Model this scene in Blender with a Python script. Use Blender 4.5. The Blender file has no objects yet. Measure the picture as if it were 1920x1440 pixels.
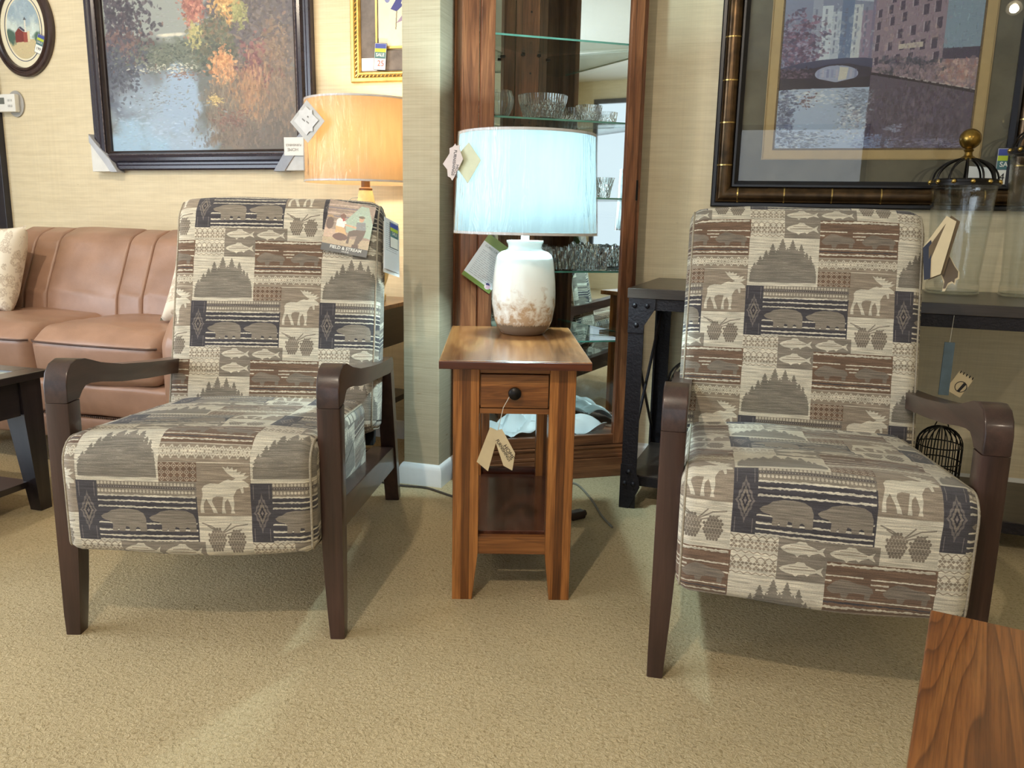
import bpy, bmesh, math, random
import numpy as np
from mathutils import Vector, Matrix

R = math.radians
SC = bpy.context.scene
COL = SC.collection

# ------------------------------------------------------------------ camera
cam_d = bpy.data.cameras.new('camera')
cam_d.sensor_width = 36.0
cam_d.lens = 1540.0 / 1920.0 * 36.0
cam_d.clip_start = 0.02
cam = bpy.data.objects.new('camera', cam_d)
COL.objects.link(cam)
YAW, PITCH, ROLL = R(16.0), R(11.4), R(1.2)
cam.matrix_world = (Matrix.Translation((0, 0, 0.935)) @ Matrix.Rotation(YAW, 4, 'Z')
                    @ Matrix.Rotation(R(90) - PITCH, 4, 'X') @ Matrix.Rotation(ROLL, 4, 'Z'))
SC.camera = cam

# ------------------------------------------------------------------ world, exposure
world = bpy.data.worlds.new('world')
SC.world = world
world.use_nodes = True
world.node_tree.nodes['Background'].inputs['Color'].default_value = (0.75, 0.85, 1.0, 1)
world.node_tree.nodes['Background'].inputs['Strength'].default_value = 0.6
SC.view_settings.view_transform = 'Standard'
SC.view_settings.look = 'None'
SC.view_settings.gamma = 1.0
SC.view_settings.use_curve_mapping = False
SC.view_settings.exposure = 0.08
SC.cycles.transparent_max_bounces = 32

WINDOW_ADDED = 7.6      # unseen side-wall window, added to brighten the room from the left
WINDOW_SHEER = 1.3          # sheer-curtained window opposite
WINDOW_DIM = 2.0            # shaded second window
SPOT_KEY = 112.0            # ceiling spot that throws the crisp shadows
SPOT_FILL = 75.0
LAMP_COOL = 40.0
LAMP_WARM = 11.5


# ------------------------------------------------------------------ colour / material helpers
def lin(c):
    out = []
    for v in c[:3]:
        v = v / 255.0
        out.append(v / 12.92 if v <= 0.04045 else ((v + 0.055) / 1.055) ** 2.4)
    return (out[0], out[1], out[2], 1.0)


class NT:
    def __init__(self, name):
        self.m = bpy.data.materials.new(name)
        self.m.use_nodes = True
        self.t = self.m.node_tree
        self.b = self.t.nodes['Principled BSDF']
        self.out = self.t.nodes['Material Output']

    def n(self, typ, **kw):
        nd = self.t.nodes.new(typ)
        for k, v in kw.items():
            setattr(nd, k, v)
        return nd

    def l(self, a, b):
        self.t.links.new(a, b)

    def coord(self, scale, kind='Object', rot=(0, 0, 0)):
        tc = self.n('ShaderNodeTexCoord')
        mp = self.n('ShaderNodeMapping')
        mp.inputs['Scale'].default_value = scale
        mp.inputs['Rotation'].default_value = rot
        self.l(tc.outputs[kind], mp.inputs['Vector'])
        return mp.outputs['Vector']

    def noise(self, vec, scale=5, detail=3, rough=0.5, dist=0.0):
        nd = self.n('ShaderNodeTexNoise')
        nd.inputs['Scale'].default_value = scale
        nd.inputs['Detail'].default_value = detail
        nd.inputs['Roughness'].default_value = rough
        nd.inputs['Distortion'].default_value = dist
        self.l(vec, nd.inputs['Vector'])
        return nd.outputs['Fac']

    def ramp(self, fac, stops):
        nd = self.n('ShaderNodeValToRGB')
        el = nd.color_ramp.elements
        while len(el) < len(stops):
            el.new(0.5)
        for e, (p, c) in zip(el, stops):
            e.position = p
            e.color = c
        self.l(fac, nd.inputs['Fac'])
        return nd.outputs['Color']

    def mix(self, a, b, fac=0.5, blend='MIX'):
        nd = self.n('ShaderNodeMix', data_type='RGBA', blend_type=blend)
        for sock, v in ((nd.inputs[0], fac), (nd.inputs[6], a), (nd.inputs[7], b)):
            if hasattr(v, 'is_linked'):
                self.l(v, sock)
            else:
                sock.default_value = v
        return nd.outputs[2]

    def bump(self, h, strength=0.3, dist=0.01):
        nd = self.n('ShaderNodeBump')
        nd.inputs['Strength'].default_value = strength
        nd.inputs['Distance'].default_value = dist
        self.l(h, nd.inputs['Height'])
        self.l(nd.outputs['Normal'], self.b.inputs['Normal'])

    def base(self, c):
        if hasattr(c, 'is_linked'):
            self.l(c, self.b.inputs['Base Color'])
        else:
            self.b.inputs['Base Color'].default_value = c

    def set(self, **kw):
        for k, v in kw.items():
            self.b.inputs[k.replace('_', ' ')].default_value = v


MATS = {}


def plain(name, c, rough=0.5, metal=0.0, var=0.08, scale=30.0, bump=0.0, coat=0.0, spec=0.5):
    if name in MATS:
        return MATS[name]
    t = NT(name)
    col = lin(c)
    dark = tuple(v * (1 - var) for v in col[:3]) + (1,)
    lite = tuple(min(1, v * (1 + var)) for v in col[:3]) + (1,)
    f = t.noise(t.coord((1, 1, 1)), scale, 4, 0.6)
    t.base(t.ramp(f, [(0.3, dark), (0.7, lite)]))
    t.set(Roughness=rough, Metallic=metal)
    t.b.inputs['Specular IOR Level'].default_value = spec
    t.b.inputs['Coat Weight'].default_value = coat
    t.b.inputs['Coat Roughness'].default_value = 0.15
    if bump:
        t.bump(f, bump, 0.004)
    MATS[name] = t.m
    return t.m


def wood(name, axis, dark, mid, lite, ring=22.0, rough=0.38, streak=1.0, coat=0.0, off=0.0, planks=None, figure=0.0, fine_scale=330, rings=17.0):
    """wood with the grain running along axis ('x','y','z')"""
    if name in MATS:
        return MATS[name]
    t = NT(name)
    i = 'xyz'.index(axis)
    s = [1.0, 1.0, 1.0]
    s[i] = 0.09
    tc = t.n('ShaderNodeTexCoord')
    src = tc.outputs['Object']
    if off:
        ad = t.n('ShaderNodeVectorMath', operation='ADD')
        ad.inputs[1].default_value = (off, off * 1.7, off * 0.6)
        t.l(src, ad.inputs[0])
        src = ad.outputs[0]
    mp = t.n('ShaderNodeMapping')
    mp.inputs['Scale'].default_value = s
    t.l(src, mp.inputs['Vector'])
    v = mp.outputs['Vector']
    big = t.noise(v, ring, 5, 0.55, 1.6)
    s2 = [1.0, 1.0, 1.0]
    s2[i] = 0.018
    mp2 = t.n('ShaderNodeMapping')
    mp2.inputs['Scale'].default_value = s2
    t.l(src, mp2.inputs['Vector'])
    fine = t.noise(mp2.outputs['Vector'], fine_scale, 3, 0.7)
    c = t.ramp(big, [(0.30, lin(dark)), (0.5, lin(mid)), (0.72, lin(lite))])
    p = t.ramp(fine, [(0.38, (0.42, 0.37, 0.34, 1)), (0.56, (1, 1, 1, 1))])
    c = t.mix(c, p, 0.7 * streak, 'MULTIPLY')
    if figure:
        # growth-ring contours
        low = t.noise(v, ring * .32, 2, 0.45, 0.8)
        mu = t.n('ShaderNodeMath', operation='MULTIPLY')
        mu.inputs[1].default_value = rings
        t.l(low, mu.inputs[0])
        fr = t.n('ShaderNodeMath', operation='FRACT')
        t.l(mu.outputs[0], fr.inputs[0])
        g = t.ramp(fr.outputs[0], [(0.0, (.50, .44, .40, 1)), (0.16, (.80, .76, .72, 1)), (0.45, (1, 1, 1, 1)), (0.94, (1.05, 1.04, 1.02, 1)), (1.0, (.50, .44, .40, 1))])
        c = t.mix(c, g, figure, 'MULTIPLY')
    if planks:
        # boards of slightly different tone glued edge to edge
        ax, width, amp = planks[:3]
        sx = t.n('ShaderNodeSeparateXYZ')
        t.l(src, sx.inputs[0])
        cs = sx.outputs['xyz'.index(ax)]
        if len(planks) > 3:
            ab = t.n('ShaderNodeMath', operation='ABSOLUTE')
            t.l(cs, ab.inputs[0])
            sb = t.n('ShaderNodeMath', operation='SUBTRACT')
            t.l(ab.outputs[0], sb.inputs[0])
            sb.inputs[1].default_value = planks[3]
            cs = sb.outputs[0]
        m = t.n('ShaderNodeMath', operation='DIVIDE')
        m.inputs[1].default_value = width
        t.l(cs, m.inputs[0])
        fl = t.n('ShaderNodeMath', operation='FLOOR')
        t.l(m.outputs[0], fl.inputs[0])
        if len(planks) > 3:
            wn = t.n('ShaderNodeMath', operation='PINGPONG')
            wn.inputs[1].default_value = 1.0
            ad1 = t.n('ShaderNodeMath', operation='ADD')
            ad1.inputs[1].default_value = 1.0
            t.l(fl.outputs[0], ad1.inputs[0])
            t.l(ad1.outputs[0], wn.inputs[0])
        else:
            wn = t.n('ShaderNodeTexWhiteNoise', noise_dimensions='1D')
            t.l(fl.outputs[0], wn.inputs['W'])
        pr = t.ramp(wn.outputs[0], [(0.0, (1 - amp, 1 - amp * 1.15, 1 - amp * 1.3, 1)), (1.0, (1 + amp * .6, 1 + amp * .6, 1 + amp * .5, 1))])
        c = t.mix(c, pr, 1.0, 'MULTIPLY')
    t.base(c)
    t.set(Roughness=rough)
    t.b.inputs['Coat Weight'].default_value = coat
    t.b.inputs['Coat Roughness'].default_value = 0.12
    t.bump(fine, 0.12, 0.002)
    MATS[name] = t.m
    return t.m


def thin_glass(name, tint=(1, 1, 1), rough=0.0, base=0.04, film=0.0):
    """thin pane: fresnel mix of clear transmission and mirror reflection"""
    if name in MATS:
        return MATS[name]
    t = NT(name)
    tr = t.n('ShaderNodeBsdfTransparent')
    tr.inputs['Color'].default_value = (*tint, 1)
    gl = t.n('ShaderNodeBsdfGlossy')
    gl.inputs['Roughness'].default_value = rough
    lw = t.n('ShaderNodeFresnel')
    gm = t.n('ShaderNodeNewGeometry')
    io = t.n('ShaderNodeMapRange')                 # same reflectance from both sides of the pane
    io.inputs['To Min'].default_value = 1.5
    io.inputs['To Max'].default_value = 1.0 / 1.5
    t.l(gm.outputs['Backfacing'], io.inputs['Value'])
    t.l(io.outputs['Result'], lw.inputs['IOR'])
    mx = t.n('ShaderNodeMixShader')
    if film:
        v = t.coord((1, 1, 0.16))
        h = t.noise(v, 26, 4, 0.6, 1.5)
        bp = t.n('ShaderNodeBump')
        bp.inputs['Strength'].default_value = film
        bp.inputs['Distance'].default_value = 0.02
        t.l(h, bp.inputs['Height'])
        t.l(bp.outputs['Normal'], gl.inputs['Normal'])
        t.l(bp.outputs['Normal'], lw.inputs['Normal'])
    t.l(lw.outputs['Fac'], mx.inputs['Fac'])
    t.l(tr.outputs[0], mx.inputs[1])
    t.l(gl.outputs[0], mx.inputs[2])
    t.l(mx.outputs[0], t.out.inputs['Surface'])
    MATS[name] = t.m
    return t.m


def crystal(name):
    if name in MATS:
        return MATS[name]
    t = NT(name)
    t.base((0.97, 0.99, 0.98, 1))
    t.set(Roughness=0.02, IOR=1.54)
    t.b.inputs['Transmission Weight'].default_value = 1.0
    f = t.noise(t.coord((1, 1, 1)), 60, 2)
    t.bump(f, 0.05, 0.002)
    tr = t.n('ShaderNodeBsdfTransparent')
    tr.inputs['Color'].default_value = (0.93, 0.95, 0.95, 1)
    mx = t.n('ShaderNodeMixShader')
    mx.inputs['Fac'].default_value = 0.95
    t.l(tr.outputs[0], mx.inputs[1])
    t.l(t.b.outputs[0], mx.inputs[2])
    t.l(mx.outputs[0], t.out.inputs['Surface'])
    MATS[name] = t.m
    return t.m


def emissive(name, c, strength):
    t = NT(name)
    e = t.n('ShaderNodeEmission')
    e.inputs['Color'].default_value = (*c, 1)
    e.inputs['Strength'].default_value = strength
    t.l(e.outputs[0], t.out.inputs['Surface'])
    return t.m


def image_from(name, arr):
    """arr: h x w x 3 in sRGB 0..1, row 0 at the top"""
    h, w = arr.shape[:2]
    im = bpy.data.images.new(name, w, h)
    px = np.ones((h, w, 4), np.float32)
    px[..., :3] = np.clip(arr[::-1], 0, 1)
    im.pixels.foreach_set(px.ravel())
    im.update()
    im.pack()
    return im


def printed(name, arr, rough=0.6, weave=0.0, interp='Linear'):
    t = NT(name)
    tx = t.n('ShaderNodeTexImage')
    tx.image = image_from(name + '_print', arr)
    tx.interpolation = interp
    uv = t.n('ShaderNodeUVMap')
    t.l(uv.outputs[0], tx.inputs['Vector'])
    col = tx.outputs['Color']
    t.set(Roughness=rough)
    if weave:
        sc = t.n('ShaderNodeMapping')
        sc.inputs['Scale'].default_value = (9, 95, 1)
        t.l(uv.outputs[0], sc.inputs['Vector'])
        f = t.noise(sc.outputs['Vector'], 1.0, 3, 0.6)
        sc2 = t.n('ShaderNodeMapping')
        sc2.inputs['Scale'].default_value = (150, 190, 1)
        t.l(uv.outputs[0], sc2.inputs['Vector'])
        f2 = t.noise(sc2.outputs['Vector'], 1.0, 2, 0.6)
        s = t.ramp(f, [(0.30, (1 - weave, 1 - weave, 1 - weave, 1)), (0.70, (1.1, 1.1, 1.1, 1))])
        col = t.mix(col, s, 1.0, 'MULTIPLY')
        s2 = t.ramp(f2, [(0.3, (0.82, 0.82, 0.82, 1)), (0.7, (1.12, 1.12, 1.12, 1))])
        col = t.mix(col, s2, 1.0, 'MULTIPLY')
        ad = t.n('ShaderNodeMath', operation='ADD')
        t.l(f, ad.inputs[0])
        t.l(f2, ad.inputs[1])
        t.bump(ad.outputs[0], 0.35, 0.004)
        t.b.inputs['Sheen Weight'].default_value = 0.15
    t.base(col)
    return t.m


# ------------------------------------------------------------------ object helpers
def link(o, parent=None):
    COL.objects.link(o)
    if parent is not None:
        o.parent = parent
    return o


def tag(o, label, cat, group=None):
    o['label'] = label
    o['category'] = cat
    if group:
        o['group'] = group
    return o


def thing(name, label, cat, loc=(0, 0, 0), rz=0.0, group=None):
    o = bpy.data.objects.new(name, None)
    o.empty_display_size = 0.1
    o.location = loc
    o.rotation_euler = (0, 0, rz)
    link(o)
    return tag(o, label, cat, group)


def finish(name, me, mat, parent=None, smooth=True, angle=38):
    if smooth:
        for p in me.polygons:
            p.use_smooth = True
        me.set_sharp_from_angle(angle=R(angle))
    if mat is not None:
        me.materials.append(mat)
    o = bpy.data.objects.new(name, me)
    return link(o, parent)


def raw(name, verts, faces, mat, parent=None, smooth=True, angle=38, uvs=None):
    me = bpy.data.meshes.new(name)
    me.from_pydata([tuple(v) for v in verts], [], faces)
    me.update()
    if uvs is not None:
        lay = me.uv_layers.new(name='UVMap')
        for p in me.polygons:
            for li in p.loop_indices:
                vi = me.loops[li].vertex_index
                lay.data[li].uv = uvs[vi]
    return finish(name, me, mat, parent, smooth, angle)


def from_bm(name, bm, mat, parent=None, smooth=True, angle=38):
    bmesh.ops.recalc_face_normals(bm, faces=bm.faces)
    me = bpy.data.meshes.new(name)
    bm.to_mesh(me)
    bm.free()
    return finish(name, me, mat, parent, smooth, angle)


def bm_box(bm, x0, x1, y0, y1, z0, z1, mtx=None):
    vs = [bm.verts.new((x, y, z)) for x in (x0, x1) for y in (y0, y1) for z in (z0, z1)]
    idx = [(0, 1, 3, 2), (4, 6, 7, 5), (0, 4, 5, 1), (2, 3, 7, 6), (0, 2, 6, 4), (1, 5, 7, 3)]
    fs = [bm.faces.new([vs[i] for i in f]) for f in idx]
    if mtx is not None:
        bmesh.ops.transform(bm, matrix=mtx, verts=vs)
    return vs, fs


def weighted(o):
    md = o.modifiers.new('weighted_normals', 'WEIGHTED_NORMAL')
    md.keep_sharp = True
    md.weight = 100
    return o


def box(name, x0, x1, y0, y1, z0, z1, mat, parent=None, bev=0.002, seg=2, mtx=None):
    bm = bmesh.new()
    bm_box(bm, x0, x1, y0, y1, z0, z1)
    if bev:
        bmesh.ops.bevel(bm, geom=list(bm.edges), offset=bev, segments=seg, affect='EDGES', profile=0.5)
    if mtx is not None:
        bm.transform(mtx)
    o = from_bm(name, bm, mat, parent)
    return weighted(o) if bev else o


def prism(name, poly, axis, a0, a1, mat, parent=None, bev=0.0, seg=2, mtx=None, angle=38):
    """extrude a 2D polygon along axis; the polygon is in the two other axes, in order"""
    def P(u, v, a):
        return {'x': (a, u, v), 'y': (u, a, v), 'z': (u, v, a)}[axis]
    bm = bmesh.new()
    A = [bm.verts.new(P(u, v, a0)) for u, v in poly]
    B = [bm.verts.new(P(u, v, a1)) for u, v in poly]
    n = len(poly)
    caps = [bm.faces.new(A), bm.faces.new(B[::-1])]
    for i in range(n):
        bm.faces.new((A[i], B[i], B[(i + 1) % n], A[(i + 1) % n]))
    if bev:
        es = set()
        for f in caps:
            es.update(f.edges)
        bmesh.ops.bevel(bm, geom=list(es), offset=bev, segments=seg, affect='EDGES', profile=0.5)
    if mtx is not None:
        bm.transform(mtx)
    o = from_bm(name, bm, mat, parent, angle=angle)
    return weighted(o) if bev else o


def loft(name, rings, mat, parent=None, cap=True, angle=38, closed=True):
    """rings: list of equal-length vertex rings"""
    bm = bmesh.new()
    rv = [[bm.verts.new(p) for p in r] for r in rings]
    n = len(rings[0])
    for a, b in zip(rv[:-1], rv[1:]):
        for i in range(n if closed else n - 1):
            j = (i + 1) % n
            bm.faces.new((a[i], a[j], b[j], b[i]))
    if cap:
        bm.faces.new(rv[0][::-1])
        bm.faces.new(rv[-1])
    return from_bm(name, bm, mat, parent, angle=angle)


def lathe_mesh(name, prof, n=32, wob=None, loc=(0, 0, 0), close_bottom=False, close_top=False):
    bm = bmesh.new()
    rings = []
    for (r, z) in prof:
        ring = []
        for i in range(n):
            a = 2 * math.pi * i / n
            rr = r * (wob(a, z, r) if wob else 1.0)
            ring.append(bm.verts.new((loc[0] + rr * math.cos(a), loc[1] + rr * math.sin(a), loc[2] + z)))
        rings.append(ring)
    for a, b in zip(rings[:-1], rings[1:]):
        for i in range(n):
            j = (i + 1) % n
            bm.faces.new((a[i], a[j], b[j], b[i]))
    if close_bottom:
        bm.faces.new(rings[0][::-1])
    if close_top:
        bm.faces.new(rings[-1])
    bmesh.ops.recalc_face_normals(bm, faces=bm.faces)
    me = bpy.data.meshes.new(name)
    bm.to_mesh(me)
    bm.free()
    return me


def lathe(name, prof, mat, parent=None, n=32, wob=None, loc=(0, 0, 0), cb=False, ct=False, angle=38):
    return finish(name, lathe_mesh(name, prof, n, wob, loc, cb, ct), mat, parent, True, angle)


def tube_bm(bm, pts, r, n=8, closed=False, radii=None):
    P = [Vector(p) for p in pts]
    m = len(P)
    rings = []
    up = None
    for i in range(m):
        if closed:
            d = P[(i + 1) % m] - P[i - 1]
        else:
            d = P[min(i + 1, m - 1)] - P[max(i - 1, 0)]
        d.normalize()
        if up is None:
            up = Vector((0, 0, 1)) if abs(d.z) < 0.9 else Vector((1, 0, 0))
        s = d.cross(up)
        if s.length < 1e-5:
            s = d.orthogonal()
        s.normalize()
        up = s.cross(d).normalized()
        rr = radii[i] if radii else r
        rings.append([bm.verts.new(P[i] + (s * math.cos(2 * math.pi * k / n) + up * math.sin(2 * math.pi * k / n)) * rr) for k in range(n)])
    pairs = list(zip(rings[:-1], rings[1:]))
    if closed:
        pairs.append((rings[-1], rings[0]))
    for a, b in pairs:
        for k in range(n):
            j = (k + 1) % n
            bm.faces.new((a[k], a[j], b[j], b[k]))
    if not closed:
        bm.faces.new(rings[0][::-1])
        bm.faces.new(rings[-1])


def tube(name, pts, r, mat, parent=None, n=8, closed=False, radii=None):
    bm = bmesh.new()
    tube_bm(bm, pts, r, n, closed, radii)
    return from_bm(name, bm, mat, parent, angle=60)


def ball_mesh(name, r, n=12, m=8, sz=1.0):
    prof = [(max(1e-5, r * math.sin(math.pi * i / m)), -r * sz * math.cos(math.pi * i / m)) for i in range(m + 1)]
    return lathe_mesh(name, prof, n)


def inst(name, me, parent, loc=(0, 0, 0), rz=0.0, rot=None):
    o = bpy.data.objects.new(name, me)
    o.location = loc
    o.rotation_euler = rot if rot else (0, 0, rz)
    return link(o, parent)


def card(name, w, h, mat, parent=None, mtx=None, th=0.0008, cut=None):
    """thin card standing in the local x-z plane (w wide, h high, centred), face towards -y, with UVs on the front"""
    poly = cut or [(-w / 2, -h / 2), (w / 2, -h / 2), (w / 2, h / 2), (-w / 2, h / 2)]
    n = len(poly)
    vs = [(x, 0, z) for x, z in poly] + [(x, th, z) for x, z in poly]
    fs = [tuple(range(n)), tuple(range(2 * n - 1, n - 1, -1))]
    fs += [(i, n + i, n + (i + 1) % n, (i + 1) % n) for i in range(n)]
    uvs = [(x / w + 0.5, z / h + 0.5) for x, z in poly] * 2
    if mtx is not None:
        vs = [mtx @ Vector(v) for v in vs]
    return raw(name, vs, fs, mat, parent, smooth=False, uvs=uvs)


def lettering(body, size, mat, parent, mtx, name='lettering', squeeze=1.0, bold=0.0):
    """flat letters in the local x-z plane facing -y"""
    cu = bpy.data.curves.new(name, 'FONT')
    cu.body = body
    cu.size = size
    cu.align_x = 'CENTER'
    cu.align_y = 'CENTER'
    cu.offset = bold
    cu.extrude = 0.0001
    cu.resolution_u = 3
    cu.materials.append(mat)
    tmp = bpy.data.objects.new(name, cu)
    COL.objects.link(tmp)
    dg = bpy.context.evaluated_depsgraph_get()
    me = bpy.data.meshes.new_from_object(tmp.evaluated_get(dg))
    bpy.data.objects.remove(tmp)
    me.name = name
    o = bpy.data.objects.new(name, me)
    link(o, parent)
    o.matrix_local = mtx @ Matrix.Rotation(R(90), 4, 'X') @ Matrix.Diagonal((squeeze, 1, 1, 1))
    return o


def basis(o, x, z):
    """matrix with given origin, local x axis and approximate local z axis"""
    x = Vector(x).normalized()
    z = Vector(z)
    y = z.cross(x).normalized()
    z = x.cross(y).normalized()
    m = Matrix((x, y, z)).transposed().to_4x4()
    m.translation = Vector(o)
    return m

# ------------------------------------------------------------------ drawing flat prints as arrays
def c255(*c):
    return np.array(c, np.float32) / 255.0


def poly_mask(h, w, pts):
    pts = np.asarray(pts, np.float32)
    x0, x1 = int(max(0, math.floor(pts[:, 0].min()))), int(min(w, math.ceil(pts[:, 0].max()) + 1))
    y0, y1 = int(max(0, math.floor(pts[:, 1].min()))), int(min(h, math.ceil(pts[:, 1].max()) + 1))
    if x1 <= x0 or y1 <= y0:
        return None
    X, Yg = np.meshgrid(np.arange(x0, x1) + 0.5, np.arange(y0, y1) + 0.5)
    ins = np.zeros(X.shape, bool)
    n = len(pts)
    for i in range(n):
        xa, ya = pts[i]
        xb, yb = pts[(i + 1) % n]
        if ya == yb:
            continue
        cond = (ya > Yg) != (yb > Yg)
        ins ^= cond & (X < (xb - xa) * (Yg - ya) / (yb - ya) + xa)
    return x0, x1, y0, y1, ins


class Cv:
    def __init__(self, w, h, c=(0, 0, 0), wrap=False):
        self.w, self.h, self.wrap = w, h, wrap
        self.a = np.zeros((h, w, 3), np.float32) + c255(*c)

    def poly(self, pts, c, alpha=1.0):
        offs = [(0, 0)]
        if self.wrap:
            offs = [(i * self.w, j * self.h) for i in (-1, 0, 1) for j in (-1, 0, 1)]
        for ox, oy in offs:
            r = poly_mask(self.h, self.w, [(x + ox, y + oy) for x, y in pts])
            if r is None:
                continue
            x0, x1, y0, y1, m = r
            s = self.a[y0:y1, x0:x1]
            s[m] = s[m] * (1 - alpha) + c255(*c) * alpha

    def rect(self, x0, y0, x1, y1, c, alpha=1.0):
        self.poly([(x0, y0), (x1, y0), (x1, y1), (x0, y1)], c, alpha)

    def ell(self, cx, cy, rx, ry, c, alpha=1.0, n=24):
        self.poly([(cx + rx * math.cos(2 * math.pi * i / n), cy + ry * math.sin(2 * math.pi * i / n)) for i in range(n)], c, alpha)

    def line(self, x0, y0, x1, y1, t, c, alpha=1.0):
        d = math.hypot(x1 - x0, y1 - y0) or 1
        nx, ny = -(y1 - y0) / d * t / 2, (x1 - x0) / d * t / 2
        self.poly([(x0 + nx, y0 + ny), (x1 + nx, y1 + ny), (x1 - nx, y1 - ny), (x0 - nx, y0 - ny)], c, alpha)

    def rag(self, x0, x1, y, t, c, rng, amp=4, step=9):
        """horizontal ragged stripe"""
        xs = np.arange(x0, x1 + 1, step)
        top = [(x, y - t / 2 + rng.uniform(-amp, amp) * .5) for x in xs]
        bot = [(x, y + t / 2 + rng.uniform(-amp, amp) * .5) for x in xs[::-1]]
        self.poly(top + bot, c)


def vnoise(h, w, cy, cx, seed):
    rng = np.random.default_rng(seed)
    g = rng.random((cy + 2, cx + 2)).astype(np.float32)
    yy = np.linspace(0, cy, h, endpoint=False)
    xx = np.linspace(0, cx, w, endpoint=False)
    yi, xi = yy.astype(int), xx.astype(int)
    fy, fx = yy - yi, xx - xi
    fy = (fy * fy * (3 - 2 * fy))[:, None]
    fx = (fx * fx * (3 - 2 * fx))[None, :]
    a = g[np.ix_(yi, xi)]
    b = g[np.ix_(yi, xi + 1)]
    c = g[np.ix_(yi + 1, xi)]
    d = g[np.ix_(yi + 1, xi + 1)]
    return (a * (1 - fx) + b * fx) * (1 - fy) + (c * (1 - fx) + d * fx) * fy


def fbm(h, w, cy, cx, seed, octv=4):
    o, amp, tot = 0, 1.0, 0
    for k in range(octv):
        o = o + amp * vnoise(h, w, cy * 2 ** k, cx * 2 ** k, seed + k)
        tot += amp
        amp *= 0.55
    return o / tot


MOOSE = [(.08, .46), (.13, .39), (.24, .35), (.40, .36), (.50, .30), (.58, .27), (.66, .29), (.73, .25), (.80, .25), (.90, .31), (.97, .37),
         (.97, .42), (.90, .43), (.86, .42), (.87, .54), (.83, .55), (.80, .45), (.74, .47), (.70, .55), (.67, .61), (.68, .76), (.66, .90), (.68, .97),
         (.60, .97), (.62, .86), (.59, .74), (.56, .66), (.50, .74), (.49, .86), (.51, .97), (.43, .97), (.44, .86), (.46, .72), (.48, .62),
         (.36, .61), (.28, .64), (.26, .72), (.29, .80), (.33, .90), (.35, .97), (.27, .96), (.24, .84), (.18, .72), (.16, .66), (.10, .76),
         (.09, .86), (.10, .96), (.03, .96), (.03, .84), (.06, .70), (.09, .58)]
ANTLER = [(.76, .27), (.66, .22), (.55, .13), (.47, .02), (.55, .06), (.58, .02), (.62, .07), (.67, .03), (.69, .09), (.76, .06), (.75, .13),
          (.84, .11), (.80, .17), (.93, .13), (.88, .20), (.98, .20), (.90, .26), (.82, .28)]
BEAR = [(0, .36), (.06, .27), (.15, .22), (.24, .10), (.42, .03), (.62, .02), (.82, .06), (.95, .18), (1, .40), (1, .96), (.86, .96), (.85, .82), (.80, .76),
        (.76, .82), (.76, .96), (.63, .96), (.62, .78), (.55, .74), (.52, .96), (.40, .96), (.39, .80), (.35, .96), (.25, .96), (.26, .64), (.19, .54),
        (.08, .50), (.03, .44)]
BISON = [(0, .55), (.08, .38), (.16, .22), (.30, .08), (.46, .12), (.64, .24), (.86, .28), (.97, .40), (1, .62), (.95, .66), (.93, .96), (.82, .96),
         (.82, .72), (.60, .70), (.48, .74), (.44, .96), (.33, .96), (.30, .76), (.14, .80), (.04, .70)]
FISH = [(0, .50), (.08, .36), (.22, .24), (.34, .18), (.40, .06), (.55, .08), (.60, .22), (.74, .34), (.84, .44), (.98, .24), (.93, .50), (1, .78),
        (.84, .60), (.70, .72), (.64, .86), (.58, .74), (.44, .80), (.38, .94), (.32, .80), (.16, .74), (.05, .62)]


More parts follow.
